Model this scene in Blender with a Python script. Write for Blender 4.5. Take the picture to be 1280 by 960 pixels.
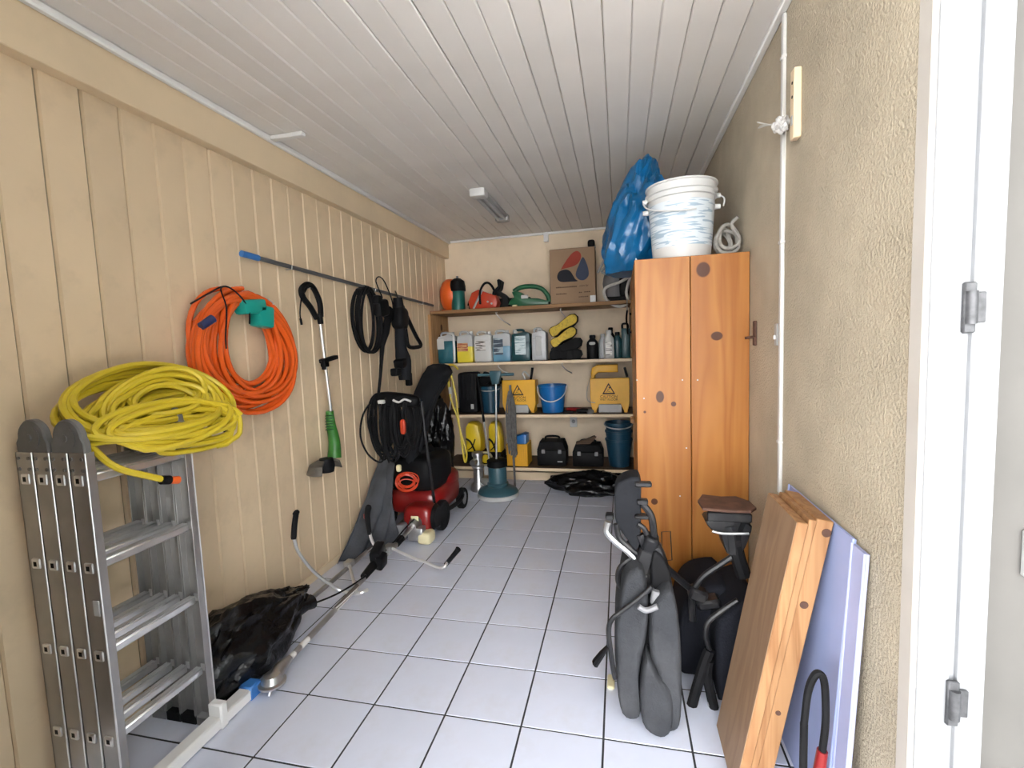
import bpy, bmesh, math, random
from mathutils import Vector, Matrix, Euler, noise

for o in list(bpy.data.objects):
    bpy.data.objects.remove(o, do_unlink=True)
SC = bpy.context.scene
COL = SC.collection
PI = math.pi

# ------------------------------------------------------------------ camera
FPX, CAM_H = 585.4, 1.409
RM = Matrix(((0.97411, 0.01830, 0.22530), (0.22277, 0.08940, -0.97076), (-0.03791, 0.99583, 0.08301)))
_q = RM.to_quaternion(); _q.normalize(); RM = _q.to_matrix()
cam = bpy.data.cameras.new('camera'); cam_o = bpy.data.objects.new('camera', cam); COL.objects.link(cam_o)
cam.sensor_width = 36; cam.lens = FPX / 1280 * 36; cam.clip_start = 0.02; cam.clip_end = 200
cam_o.matrix_world = Matrix.Translation((0, 0, CAM_H)) @ RM.to_4x4()
SC.camera = cam_o

# ------------------------------------------------------------------ sky, exposure
W = bpy.data.worlds.new('world'); SC.world = W; W.use_nodes = True
bg = W.node_tree.nodes['Background']
bg.inputs['Color'].default_value = (0.80, 0.88, 1.0, 1); bg.inputs['Strength'].default_value = 2.0
sun = bpy.data.lights.new('sun', 'SUN'); sun.energy = 30.0; sun.angle = 0.03; sun.color = (0.97, 0.98, 1.0)
sun_o = bpy.data.objects.new('sun', sun); COL.objects.link(sun_o)
sun_o.rotation_euler = Vector((-0.45, -0.8, -1.0)).to_track_quat('-Z', 'Y').to_euler()   # from beyond the plaster wall: never reaches inside
vs = SC.view_settings
vs.view_transform = 'Standard'; vs.look = 'None'; vs.gamma = 1; vs.use_curve_mapping = False
vs.exposure = 1.0

# ------------------------------------------------------------------ room constants
XL, XR, YF, YB, ZC = -1.875, 0.60, 0.90, 5.00, 2.57

def at(x, y, **k):
    """point where the sight line of photo pixel (x, y) meets the plane X=, Y= or Z="""
    d = RM @ Vector(((x - 640) / FPX, -(y - 480) / FPX, -1.0))
    (a, v), = k.items(); i = 'XYZ'.index(a)
    c = Vector((0, 0, CAM_H))
    return c + d * ((v - c[i]) / d[i])

# ------------------------------------------------------------------ materials
def nodes_of(name):
    m = bpy.data.materials.new(name); m.use_nodes = True
    nt = m.node_tree
    return m, nt, nt.nodes, nt.links, nt.nodes['Principled BSDF']

def setin(b, **k):
    for a, v in k.items(): b.inputs[a.replace('_', ' ')].default_value = v

def rgb(c): return (c[0], c[1], c[2], 1)

def mat(name, col, rough=0.5, metal=0.0, var=0.12, vscale=6.0, bump=0.0, bscale=60.0, rnd=0.0, coat=0.0, dirt=None, dscale=3.0, damt=0.5, spec=0.5):
    m, nt, N, L, b = nodes_of(name)
    b.inputs['Roughness'].default_value = rough; b.inputs['Metallic'].default_value = metal
    b.inputs['Coat Weight'].default_value = coat; b.inputs['Specular IOR Level'].default_value = spec
    tc = N.new('ShaderNodeTexCoord')
    n = N.new('ShaderNodeTexNoise'); n.inputs['Scale'].default_value = vscale; n.inputs['Detail'].default_value = 5
    L.new(tc.outputs['Object'], n.inputs['Vector'])
    r = N.new('ShaderNodeValToRGB')
    r.color_ramp.elements[0].position = 0.3; r.color_ramp.elements[1].position = 0.7
    r.color_ramp.elements[0].color = rgb([c * (1 - var) for c in col]); r.color_ramp.elements[1].color = rgb([min(1, c * (1 + var * 0.5)) for c in col])
    L.new(n.outputs['Fac'], r.inputs['Fac'])
    out = r.outputs['Color']
    if dirt is not None:
        n2 = N.new('ShaderNodeTexNoise'); n2.inputs['Scale'].default_value = dscale; n2.inputs['Detail'].default_value = 8; n2.inputs['Roughness'].default_value = 0.65
        L.new(tc.outputs['Object'], n2.inputs['Vector'])
        r2 = N.new('ShaderNodeValToRGB'); r2.color_ramp.elements[0].position = 0.5; r2.color_ramp.elements[1].position = 0.78
        r2.color_ramp.elements[0].color = (0, 0, 0, 1); r2.color_ramp.elements[1].color = (damt, damt, damt, 1)
        L.new(n2.outputs['Fac'], r2.inputs['Fac'])
        mx = N.new('ShaderNodeMix'); mx.data_type = 'RGBA'
        L.new(r2.outputs['Color'], mx.inputs['Factor']); L.new(out, mx.inputs[6]); mx.inputs[7].default_value = rgb(dirt)
        out = mx.outputs[2]
    if rnd:
        oi = N.new('ShaderNodeObjectInfo'); hs = N.new('ShaderNodeHueSaturation')
        mr = N.new('ShaderNodeMapRange'); mr.inputs['To Min'].default_value = 1 - rnd; mr.inputs['To Max'].default_value = 1 + rnd * 0.6
        L.new(oi.outputs['Random'], mr.inputs['Value']); L.new(mr.outputs['Result'], hs.inputs['Value']); L.new(out, hs.inputs['Color'])
        out = hs.outputs['Color']
    L.new(out, b.inputs['Base Color'])
    if bump:
        n3 = N.new('ShaderNodeTexNoise'); n3.inputs['Scale'].default_value = bscale; n3.inputs['Detail'].default_value = 4
        L.new(tc.outputs['Object'], n3.inputs['Vector'])
        bp = N.new('ShaderNodeBump'); bp.inputs['Strength'].default_value = bump; bp.inputs['Distance'].default_value = 0.01
        L.new(n3.outputs['Fac'], bp.inputs['Height']); L.new(bp.outputs['Normal'], b.inputs['Normal'])
    return m

def wood(name, c1, c2, axis=2, scale=9.0, rough=0.5, knots=(), rnd=0.08):
    m, nt, N, L, b = nodes_of(name); b.inputs['Specular IOR Level'].default_value = 0.25
    b.inputs['Roughness'].default_value = rough
    tc = N.new('ShaderNodeTexCoord'); mp = N.new('ShaderNodeMapping')
    s = [1.0, 1.0, 1.0]; s[axis] = 0.07
    mp.inputs['Scale'].default_value = s
    oi = N.new('ShaderNodeObjectInfo'); ad = N.new('ShaderNodeVectorMath'); ad.operation = 'ADD'
    ml = N.new('ShaderNodeMath'); ml.operation = 'MULTIPLY'; ml.inputs[1].default_value = 7.0
    L.new(oi.outputs['Random'], ml.inputs[0]); L.new(tc.outputs['Object'], mp.inputs['Vector'])
    L.new(mp.outputs['Vector'], ad.inputs[0]); L.new(ml.outputs['Value'], ad.inputs[1])
    n = N.new('ShaderNodeTexNoise'); n.inputs['Scale'].default_value = scale; n.inputs['Detail'].default_value = 3; n.inputs['Distortion'].default_value = 0.6
    L.new(ad.outputs['Vector'], n.inputs['Vector'])
    # rings: fold the noise into narrow bands
    mm = N.new('ShaderNodeMath'); mm.operation = 'MULTIPLY'; mm.inputs[1].default_value = 9.0
    fr = N.new('ShaderNodeMath'); fr.operation = 'PINGPONG'; fr.inputs[1].default_value = 1.0
    L.new(n.outputs['Fac'], mm.inputs[0]); L.new(mm.outputs['Value'], fr.inputs[0])
    r = N.new('ShaderNodeValToRGB'); r.color_ramp.elements[0].color = rgb(c1); r.color_ramp.elements[1].color = rgb(c2)
    r.color_ramp.elements[0].position = 0.1; r.color_ramp.elements[1].position = 1.0
    L.new(fr.outputs['Value'], r.inputs['Fac'])
    out = r.outputs['Color']
    for (p, rad, asp) in knots:
        sb = N.new('ShaderNodeVectorMath'); sb.operation = 'SUBTRACT'; sb.inputs[1].default_value = p
        L.new(tc.outputs['Object'], sb.inputs[0])
        sc = N.new('ShaderNodeVectorMath'); sc.operation = 'MULTIPLY'; sc.inputs[1].default_value = asp
        L.new(sb.outputs['Vector'], sc.inputs[0])
        ln = N.new('ShaderNodeVectorMath'); ln.operation = 'LENGTH'; L.new(sc.outputs['Vector'], ln.inputs[0])
        mr = N.new('ShaderNodeMapRange'); mr.inputs['From Min'].default_value = rad * 0.85; mr.inputs['From Max'].default_value = rad * 1.05
        mr.inputs['To Min'].default_value = 0.92; mr.inputs['To Max'].default_value = 0
        L.new(ln.outputs['Value'], mr.inputs['Value'])
        mx = N.new('ShaderNodeMix'); mx.data_type = 'RGBA'
        L.new(mr.outputs['Result'], mx.inputs['Factor']); L.new(out, mx.inputs[6]); mx.inputs[7].default_value = (0.05, 0.014, 0.006, 1)
        out = mx.outputs[2]
    if rnd:
        hs = N.new('ShaderNodeHueSaturation'); mr = N.new('ShaderNodeMapRange')
        mr.inputs['To Min'].default_value = 1 - rnd; mr.inputs['To Max'].default_value = 1 + rnd
        L.new(oi.outputs['Random'], mr.inputs['Value']); L.new(mr.outputs['Result'], hs.inputs['Value']); L.new(out, hs.inputs['Color'])
        out = hs.outputs['Color']
    L.new(out, b.inputs['Base Color'])
    return m

def stripes(name, base, ink, scale=60.0, rough=0.4, row=0.02, width=0.08):
    """flat print: lines of unreadable small print (brick texture on generated object coordinates X, Z)"""
    m, nt, N, L, b = nodes_of(name)
    b.inputs['Roughness'].default_value = rough
    tc = N.new('ShaderNodeTexCoord'); sp = N.new('ShaderNodeSeparateXYZ'); cb = N.new('ShaderNodeCombineXYZ')
    L.new(tc.outputs['Object'], sp.inputs[0]); L.new(sp.outputs['X'], cb.inputs['X']); L.new(sp.outputs['Z'], cb.inputs['Y'])
    n = N.new('ShaderNodeTexNoise'); n.inputs['Scale'].default_value = scale; n.inputs['Detail'].default_value = 1
    mp = N.new('ShaderNodeMapping'); mp.inputs['Scale'].default_value = (0.35, 2.6, 1)
    L.new(cb.outputs[0], mp.inputs['Vector']); L.new(mp.outputs['Vector'], n.inputs['Vector'])
    r = N.new('ShaderNodeValToRGB'); r.color_ramp.interpolation = 'CONSTANT'
    r.color_ramp.elements[0].color = rgb(base); r.color_ramp.elements[1].color = rgb(ink); r.color_ramp.elements[1].position = 0.55
    L.new(n.outputs['Fac'], r.inputs['Fac']); L.new(r.outputs['Color'], b.inputs['Base Color'])
    return m

MT = {}
# ------------------------------------------------------------------ geometry builder
def rotm(rot):
    if rot is None: return Matrix.Identity(3)
    if isinstance(rot, Matrix): return rot.to_3x3()
    return Euler(rot).to_matrix()

def frame(d):
    z = Vector(d).normalized()
    a = Vector((0, 0, 1)) if abs(z.z) < 0.9 else Vector((1, 0, 0))
    x = a.cross(z).normalized(); y = z.cross(x)
    return Matrix((x, y, z)).transposed()

def spl(pts, n=6, closed=False):
    P = [Vector(p) for p in pts]; out = []; m = len(P)
    rng = range(m) if closed else range(m - 1)
    for i in rng:
        if closed: a, b, c, d = P[(i - 1) % m], P[i], P[(i + 1) % m], P[(i + 2) % m]
        else: a, b, c, d = P[max(i - 1, 0)], P[i], P[i + 1], P[min(i + 2, m - 1)]
        for k in range(n):
            t = k / n
            out.append(0.5 * ((2 * b) + (c - a) * t + (2 * a - 5 * b + 4 * c - d) * t * t + (-a + 3 * b - 3 * c + d) * t ** 3))
    if not closed: out.append(P[-1])
    return out

class B:
    def __init__(s): s.v = []; s.f = []
    def add(s, vs, fs):
        o = len(s.v); s.v += [Vector(v) for v in vs]; s.f += [tuple(i + o for i in f) for f in fs]; return s
    def box(s, c, d, rot=None, bev=0.0, seg=1):
        bm = bmesh.new(); bmesh.ops.create_cube(bm, size=1.0)
        for v in bm.verts: v.co = Vector((v.co.x * d[0], v.co.y * d[1], v.co.z * d[2]))
        if bev: bmesh.ops.bevel(bm, geom=bm.edges[:], offset=min(bev, min(d) * 0.49), segments=seg, profile=0.5, affect='EDGES')
        bm.verts.index_update(); R = rotm(rot); c = Vector(c)
        s.add([R @ v.co + c for v in bm.verts], [[v.index for v in f.verts] for f in bm.faces]); bm.free(); return s
    def lo(s, a, b, bev=0.0, seg=1):
        a = Vector(a); b = Vector(b); return s.box((a + b) / 2, b - a, None, bev, seg)
    def tube(s, pts, r, n=8, closed=False, flat=None):
        P = [Vector(p) for p in pts]; m = len(P); rr = r if isinstance(r, (list, tuple)) else [r] * m
        t = []
        for i in range(m):
            a = P[(i - 1) % m] if closed else P[max(i - 1, 0)]; b = P[(i + 1) % m] if closed else P[min(i + 1, m - 1)]
            d = b - a; t.append(d.normalized() if d.length > 1e-9 else Vector((0, 0, 1)))
        F = frame(t[0]); x = F.col[0].copy(); vs = []
        for i in range(m):
            x = (x - t[i] * x.dot(t[i])); x = x.normalized() if x.length > 1e-6 else frame(t[i]).col[0].copy()
            y = t[i].cross(x)
            for k in range(n):
                a = 2 * PI * k / n
                vs.append(P[i] + (x * math.cos(a) + y * math.sin(a) * (flat or 1.0)) * rr[i])
        fs = []
        for i in range(m if closed else m - 1):
            j = (i + 1) % m
            for k in range(n):
                l = (k + 1) % n; fs.append((i * n + k, i * n + l, j * n + l, j * n + k))
        if not closed:
            fs.append(tuple(range(n - 1, -1, -1))); fs.append(tuple((m - 1) * n + k for k in range(n)))
        return s.add(vs, fs)
    def cyl(s, a, b, r, r2=None, n=16):
        return s.tube([a, b], [r, r if r2 is None else r2], n)
    def lathe(s, prof, n=24, M=None, caps=True):
        """prof: (radius, height) list turned round local z; M places it"""
        M = M or Matrix.Identity(4); vs = []; fs = []; m = len(prof)
        for r, z in prof:
            for k in range(n):
                a = 2 * PI * k / n; vs.append(M @ Vector((r * math.cos(a), r * math.sin(a), z)))
        for i in range(m - 1):
            for k in range(n):
                l = (k + 1) % n; fs.append((i * n + k, i * n + l, (i + 1) * n + l, (i + 1) * n + k))
        if caps:
            if prof[0][0] > 1e-5: fs.append(tuple(range(n - 1, -1, -1)))
            if prof[-1][0] > 1e-5: fs.append(tuple((m - 1) * n + k for k in range(n)))
        return s.add(vs, fs)
    def prism(s, out, d, M=None, bev=0.0, seg=1):
        """2-D outline in local x, z extruded from y=0 to y=d"""
        M = M or Matrix.Identity(4); bm = bmesh.new()
        a = [bm.verts.new((p[0], 0, p[1])) for p in out]; b = [bm.verts.new((p[0], d, p[1])) for p in out]
        k = len(out); bm.faces.new(a); bm.faces.new(b[::-1])
        for i in range(k): bm.faces.new((a[i], b[i], b[(i + 1) % k], a[(i + 1) % k]))
        bmesh.ops.recalc_face_normals(bm, faces=bm.faces[:])
        if bev:
            bm.edges.ensure_lookup_table()
            bmesh.ops.bevel(bm, geom=[e for e in bm.edges if abs(e.verts[0].co.y - e.verts[1].co.y) < 1e-6], offset=bev, segments=seg, profile=0.5, affect='EDGES')
        bm.verts.index_update()
        s.add([M @ v.co for v in bm.verts], [[v.index for v in f.verts] for f in bm.faces]); bm.free(); return s
    def sell(s, c, d, e1=0.35, e2=0.35, rot=None, nu=24, nv=14):
        """superellipsoid of full size d: soft-edged box (e small) to ellipsoid (e 1)"""
        R = rotm(rot); c = Vector(c); vs = []; fs = []
        g = lambda w, e: math.copysign(abs(w) ** e, w)
        for j in range(nv + 1):
            ph = -PI / 2 + PI * j / nv
            for i in range(nu):
                th = 2 * PI * i / nu
                vs.append(R @ Vector((d[0] / 2 * g(math.cos(ph), e1) * g(math.cos(th), e2), d[1] / 2 * g(math.cos(ph), e1) * g(math.sin(th), e2), d[2] / 2 * g(math.sin(ph), e1))) + c)
        for j in range(nv):
            for i in range(nu):
                k = (i + 1) % nu; fs.append((j * nu + i, j * nu + k, (j + 1) * nu + k, (j + 1) * nu + i))
        return s.add(vs, fs)
    def loft(s, secs, caps=True):
        n = len(secs[0]); vs = [p for q in secs for p in q]; fs = []
        for j in range(len(secs) - 1):
            for i in range(n):
                k = (i + 1) % n; fs.append((j * n + i, j * n + k, (j + 1) * n + k, (j + 1) * n + i))
        if caps: fs += [tuple(range(n - 1, -1, -1)), tuple((len(secs) - 1) * n + i for i in range(n))]
        return s.add(vs, fs)
    def grid(s, fn, nu, nv):
        vs = [fn(i / nu, j / nv) for j in range(nv + 1) for i in range(nu + 1)]
        fs = [(j * (nu + 1) + i, j * (nu + 1) + i + 1, (j + 1) * (nu + 1) + i + 1, (j + 1) * (nu + 1) + i) for j in range(nv) for i in range(nu)]
        return s.add(vs, fs)
    def blob(s, c, d, amp=0.15, fs=3.0, seed=0, floor=None, sub=4, shape=None, rot=None, lim=None):
        """crumpled sack: sphere pushed about by ridged noise, flattened on `floor`"""
        bm = bmesh.new(); bmesh.ops.create_icosphere(bm, subdivisions=sub, radius=1.0); R = rotm(rot); c = Vector(c); off = Vector((seed * 3.1, seed * 1.7, seed * 2.3))
        for v in bm.verts:
            p = v.co.copy()
            q = Vector((p.x, p.y, p.z * 0.6)) * fs + off
            k = 1 + amp * (1.2 * noise.noise(q * 0.5) + 0.9 * (0.5 - abs(noise.noise(q))) * 1.3 + 0.45 * (0.5 - abs(noise.noise(q * 2.3))) + 0.2 * (0.4 - abs(noise.noise(q * 5.1))))
            p = p * k
            if shape: p = shape(p)
            p = R @ Vector((p.x * d[0] / 2, p.y * d[1] / 2, p.z * d[2] / 2)) + c
            if floor is not None and p.z < floor: p.z = floor + 0.0005
            if lim: p = lim(p)
            v.co = p
        bm.verts.index_update()
        s.add([v.co.copy() for v in bm.verts], [[v.index for v in f.verts] for f in bm.faces]); bm.free(); return s
    def mesh(s, name, m, ang=40, flip=False):
        me = bpy.data.meshes.new(name); me.from_pydata([tuple(v) for v in s.v], [], s.f); me.update()
        bm = bmesh.new(); bm.from_mesh(me); bmesh.ops.recalc_face_normals(bm, faces=bm.faces[:]); bm.to_mesh(me); bm.free()
        if m: me.materials.append(MT[m] if isinstance(m, str) else m)
        if ang:
            me.shade_smooth(); me.set_sharp_from_angle(angle=math.radians(ang))
        return me
    def obj(s, name, m, parent=None, ang=40):
        o = bpy.data.objects.new(name, s.mesh(name, m, ang)); COL.objects.link(o)
        if parent is not None: adopt(o, parent)
        return o

def adopt(o, parent):
    o.parent = parent
    if parent.type == 'EMPTY': o.matrix_parent_inverse = Matrix.Translation(-parent.location)

def thing(name, label, cat, loc=(0, 0, 0), group=None):
    o = bpy.data.objects.new(name, None); COL.objects.link(o); o.location = loc; o.empty_display_size = 0.05
    o['label'] = label; o['category'] = cat
    if group: o['group'] = group
    return o

def tag(o, label, cat, group=None):
    o['label'] = label; o['category'] = cat
    if group: o['group'] = group
    return o

def struct(o, label=None):
    o['kind'] = 'structure'
    if label: o['label'] = label
    return o

def text(body, size, M, m, name, parent, depth=0.0006, align='CENTER'):
    cu = bpy.data.curves.new(name, 'FONT'); cu.body = body; cu.size = size; cu.align_x = align; cu.align_y = 'CENTER'; cu.extrude = depth
    t = bpy.data.objects.new('t', cu); COL.objects.link(t)
    bpy.context.view_layer.update()
    me = bpy.data.meshes.new_from_object(t.evaluated_get(bpy.context.evaluated_depsgraph_get()))
    bpy.data.objects.remove(t, do_unlink=True)
    me.transform(M); me.materials.clear(); me.materials.append(MT[m]); me.name = name
    o = bpy.data.objects.new(name, me); COL.objects.link(o); adopt(o, parent); return o

def facing_front(p):
    """text plane standing upright, facing the open front (-Y), centred at p"""
    return Matrix.Translation(p) @ Matrix.Rotation(PI / 2, 4, 'X')
# ------------------------------------------------------------------ material list
MT['cream_plank'] = mat('cream_plank', (0.77, 0.60, 0.40), 0.45, var=0.08, vscale=2.0, rnd=0.07, dirt=(0.30, 0.24, 0.16), dscale=3.5, damt=0.35, bump=0.05, bscale=25)
MT['cream_paint'] = mat('cream_paint', (0.77, 0.61, 0.41), 0.5, var=0.07, vscale=1.5, dirt=(0.42, 0.34, 0.24), dscale=2.0, damt=0.25)
MT['back_wall'] = mat('back_wall', (0.82, 0.67, 0.49), 0.7, var=0.08, vscale=2.0, bump=0.1, bscale=40, dirt=(0.40, 0.32, 0.22), damt=0.3)
MT['plaster'] = mat('plaster', (0.49, 0.42, 0.31), 0.8, var=0.16, vscale=4.0, bump=0.65, bscale=110, dirt=(0.36, 0.29, 0.2), dscale=2.2, damt=0.4)
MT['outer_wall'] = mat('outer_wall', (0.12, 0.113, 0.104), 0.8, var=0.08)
MT['added_ivy'] = mat('added_ivy', (0.035, 0.06, 0.02), 0.8, var=0.5, vscale=12)  # dark green finish of the added wall that blocks side light
MT['groove'] = mat('groove', (0.34, 0.27, 0.18), 0.8)
MT['conduit_white'] = mat('conduit_white', (0.60, 0.585, 0.56), 0.45, var=0.05)
MT['white_paint'] = mat('white_paint', (0.80, 0.79, 0.77), 0.4, var=0.05, vscale=3)
MT['ceiling_plank'] = mat('ceiling_plank', (0.80, 0.765, 0.73), 0.45, var=0.06, vscale=2.0, rnd=0.05, bump=0.05, bscale=30)
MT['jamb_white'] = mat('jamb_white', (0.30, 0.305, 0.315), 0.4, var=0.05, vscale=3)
MT['jamb_grey'] = mat('jamb_grey', (0.52, 0.48, 0.43), 0.6, var=0.08)
MT['tile'] = mat('tile', (0.70, 0.735, 0.86), 0.22, var=0.05, vscale=3, rnd=0.03, dirt=(0.50, 0.46, 0.42), dscale=5, damt=0.28)
MT['grout'] = mat('grout', (0.035, 0.035, 0.04), 0.95)
MT['concrete'] = mat('concrete', (0.52, 0.51, 0.49), 0.9, var=0.2, vscale=3)
MT['alu'] = mat('alu', (0.44, 0.43, 0.42), 0.42, metal=0.85, var=0.15, vscale=12, dirt=(0.25, 0.24, 0.22), dscale=6, damt=0.35)
MT['alu_bright'] = mat('alu_bright', (0.80, 0.80, 0.80), 0.3, metal=0.8, var=0.08, vscale=12)
MT['hinge_grey'] = mat('hinge_grey', (0.17, 0.165, 0.16), 0.5, var=0.2, vscale=20)
MT['black_plastic'] = mat('black_plastic', (0.008, 0.008, 0.009), 0.5, var=0.3, vscale=20, spec=0.12)
MT['black_rubber'] = mat('black_rubber', (0.010, 0.010, 0.011), 0.65, var=0.3, vscale=15, spec=0.12)
MT['black_metal'] = mat('black_metal', (0.012, 0.012, 0.014), 0.42, metal=0.0, var=0.3, vscale=18, dirt=(0.12, 0.11, 0.10), dscale=10, damt=0.3, spec=0.35)
MT['hinge_steel'] = mat('hinge_steel', (0.10, 0.10, 0.105), 0.5, metal=0.4, var=0.4, vscale=60)
MT['steel'] = mat('steel', (0.55, 0.55, 0.55), 0.32, metal=0.9, var=0.2, vscale=15)
MT['rust'] = mat('rust', (0.10, 0.045, 0.028), 0.8, var=0.4, vscale=25)
MT['yellow_hose'] = mat('yellow_hose', (0.66, 0.50, 0.03), 0.4, var=0.12, vscale=8)
MT['orange_hose'] = mat('orange_hose', (0.78, 0.115, 0.015), 0.25, var=0.12, vscale=8, coat=0.3)
MT['orange'] = mat('orange', (0.80, 0.13, 0.02), 0.4, var=0.1)
MT['canister'] = mat('canister', (0.008, 0.12, 0.10), 0.35)
MT['sole_yellow'] = mat('sole_yellow', (0.62, 0.44, 0.05), 0.7, var=0.2, dirt=(0.08, 0.06, 0.01), dscale=45, damt=0.9)
MT['teal'] = mat('teal', (0.01, 0.33, 0.27), 0.4, var=0.1)
MT['navy'] = mat('navy', (0.02, 0.03, 0.10), 0.4)
MT['blue'] = mat('blue', (0.02, 0.16, 0.45), 0.35, var=0.15)
MT['blue_cap'] = mat('blue_cap', (0.05, 0.20, 0.55), 0.4, var=0.15)
MT['green'] = mat('green', (0.04, 0.19, 0.03), 0.4, var=0.2, vscale=15)
MT['dark_green'] = mat('dark_green', (0.012, 0.11, 0.045), 0.35, var=0.2)
MT['red'] = mat('red', (0.22, 0.008, 0.008), 0.32, var=0.15, coat=0.4)
MT['engine_orange'] = mat('engine_orange', (0.55, 0.05, 0.015), 0.35, var=0.2)
MT['cream_tank'] = mat('cream_tank', (0.75, 0.68, 0.42), 0.4)
MT['pole_grey'] = mat('pole_grey', (0.13, 0.13, 0.135), 0.45, metal=0.3)
MT['guard_brown'] = mat('guard_brown', (0.10, 0.088, 0.072), 0.6, var=0.4, vscale=20)
MT['bag_black'] = mat('bag_black', (0.004, 0.004, 0.005), 0.25, var=0.2, bump=0.5, bscale=35, spec=0.35)
MT['bag_blue'] = mat('bag_blue', (0.005, 0.105, 0.26), 0.3, var=0.3, vscale=6, bump=0.4, bscale=22)
MT['canvas'] = mat('canvas', (0.072, 0.077, 0.088), 0.9, var=0.3, vscale=8, bump=0.2, bscale=80, dirt=(0.15, 0.15, 0.16), damt=0.4, spec=0.15)
MT['dark_fabric'] = mat('dark_fabric', (0.016, 0.017, 0.020), 0.9, spec=0.15, var=0.25, bump=0.2, bscale=90)
MT['seat_grey'] = mat('seat_grey', (0.043, 0.045, 0.050), 0.95, var=0.25, vscale=9, bump=0.3, bscale=160, dirt=(0.10, 0.10, 0.105), damt=0.5, spec=0.15)
MT['seat_dark'] = mat('seat_dark', (0.012, 0.013, 0.018), 0.9, spec=0.15, var=0.25, bump=0.3, bscale=160)
MT['white_plastic'] = mat('white_plastic', (0.60, 0.60, 0.585), 0.35, var=0.05)
MT['clear_plastic'] = mat('clear_plastic', (0.50, 0.51, 0.52), 0.3, var=0.12)
MT['yellow_sign'] = mat('yellow_sign', (0.80, 0.42, 0.02), 0.45, var=0.1)
MT['yellow'] = mat('yellow', (0.78, 0.55, 0.02), 0.4, var=0.12)
MT['yellow_liquid'] = mat('yellow_liquid', (0.75, 0.62, 0.05), 0.3)
MT['teal_liquid'] = mat('teal_liquid', (0.03, 0.14, 0.18), 0.25, var=0.3)
MT['blue_liquid'] = mat('blue_liquid', (0.16, 0.36, 0.52), 0.3, var=0.3)
MT['can_green'] = mat('can_green', (0.01, 0.06, 0.07), 0.35)
MT['bucket_blue'] = mat('bucket_blue', (0.01, 0.14, 0.42), 0.35, var=0.1)
MT['bucket_teal'] = mat('bucket_teal', (0.008, 0.055, 0.10), 0.4, var=0.15)
MT['polisher_teal'] = mat('polisher_teal', (0.035, 0.095, 0.12), 0.4, var=0.2)
MT['grey_plastic'] = mat('grey_plastic', (0.22, 0.22, 0.23), 0.5, var=0.2)
MT['light_grey'] = mat('light_grey', (0.45, 0.45, 0.44), 0.5, var=0.15)
MT['mop_grey'] = mat('mop_grey', (0.14, 0.135, 0.13), 0.9, var=0.4, vscale=30)
MT['cardboard'] = mat('cardboard', (0.33, 0.215, 0.13), 0.8, var=0.08, vscale=5)
MT['logo_red'] = mat('logo_red', (0.36, 0.05, 0.03), 0.8)
MT['logo_blue'] = mat('logo_blue', (0.05, 0.065, 0.11), 0.8)
MT['logo_dark'] = mat('logo_dark', (0.012, 0.014, 0.022), 0.8)
MT['ink'] = mat('ink', (0.03, 0.02, 0.015), 0.7)
MT['ink_brown'] = mat('ink_brown', (0.10, 0.055, 0.03), 0.8)
MT['cable_white'] = mat('cable_white', (0.62, 0.60, 0.56), 0.5, var=0.12)
MT['rope'] = mat('rope', (0.33, 0.31, 0.28), 0.8, var=0.3, vscale=40)
MT['lilac'] = mat('lilac', (0.34, 0.40, 0.65), 0.5, var=0.06)
MT['lilac2'] = mat('lilac2', (0.40, 0.43, 0.65), 0.5, var=0.06)
MT['added_leaf_wood'] = wood('added_leaf_wood', (0.20, 0.11, 0.06), (0.14, 0.075, 0.04), 2, 8, 0.5)  # finish of the added shading leaf
MT['trim_wood'] = wood('trim_wood', (0.30, 0.17, 0.075), (0.22, 0.115, 0.05), 0, 14, 0.55)
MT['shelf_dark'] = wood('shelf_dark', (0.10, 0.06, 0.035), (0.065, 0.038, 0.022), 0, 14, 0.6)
MT['shelf_side'] = wood('shelf_side', (0.42, 0.24, 0.11), (0.30, 0.16, 0.07), 2, 10, 0.6, knots=[((-1.85, 4.72, 1.62), 0.03, (0.2, 1, 0.8)), ((-1.85, 4.66, 1.50), 0.03, (0.2, 1, 0.7))])
_k = []
for x, y, r, a in ((879, 337, 0.026, (0.8, 0.1, 0.7)), (896, 420, 0.022, (0.8, 0.1, 1)), (825, 496, 0.020, (1, 0.1, 0.65)), (842, 505, 0.013, (1, 0.1, 1)), (806, 515, 0.007, (1, 0.1, 1)), (818, 627, 0.017, (1, 0.1, 1)), (893, 707, 0.009, (1, 0.1, 1)), (849, 716, 0.006, (1, .1, 1))):
    p = at(x, y, Y=2.41); _k.append(((p.x, p.y, p.z), r, a))
MT['pine'] = wood('pine', (0.375, 0.155, 0.037), (0.30, 0.108, 0.023), 2, 7, 0.38, knots=_k, rnd=0.05)
MT['board_edge'] = wood('board_edge', (0.35, 0.19, 0.088), (0.245, 0.118, 0.05), 2, 16, 0.5, rnd=0.12)
MT['board_face'] = wood('board_face', (0.30, 0.19, 0.115), (0.24, 0.145, 0.085), 2, 8, 0.5)
MT['bucket_print'] = stripes('bucket_print', (0.62, 0.68, 0.72), (0.33, 0.43, 0.52), 34)
MT['print_red'] = stripes('print_red', (0.60, 0.33, 0.16), (0.35, 0.06, 0.03), 35)
MT['print_grey'] = stripes('print_grey', (0.68, 0.66, 0.63), (0.12, 0.10, 0.09), 28)
MT['print_blue'] = stripes('print_blue', (0.05, 0.07, 0.10), (0.40, 0.48, 0.52), 26)
MT['print_white'] = stripes('print_white', (0.62, 0.72, 0.74), (0.25, 0.38, 0.42), 30)

# ------------------------------------------------------------------ room shell
# outside ground
g = B().lo((-12, -14, -0.16), (12, YF, -0.02)).obj('ground', 'concrete'); struct(g, 'grey concrete yard outside the open front')
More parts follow.
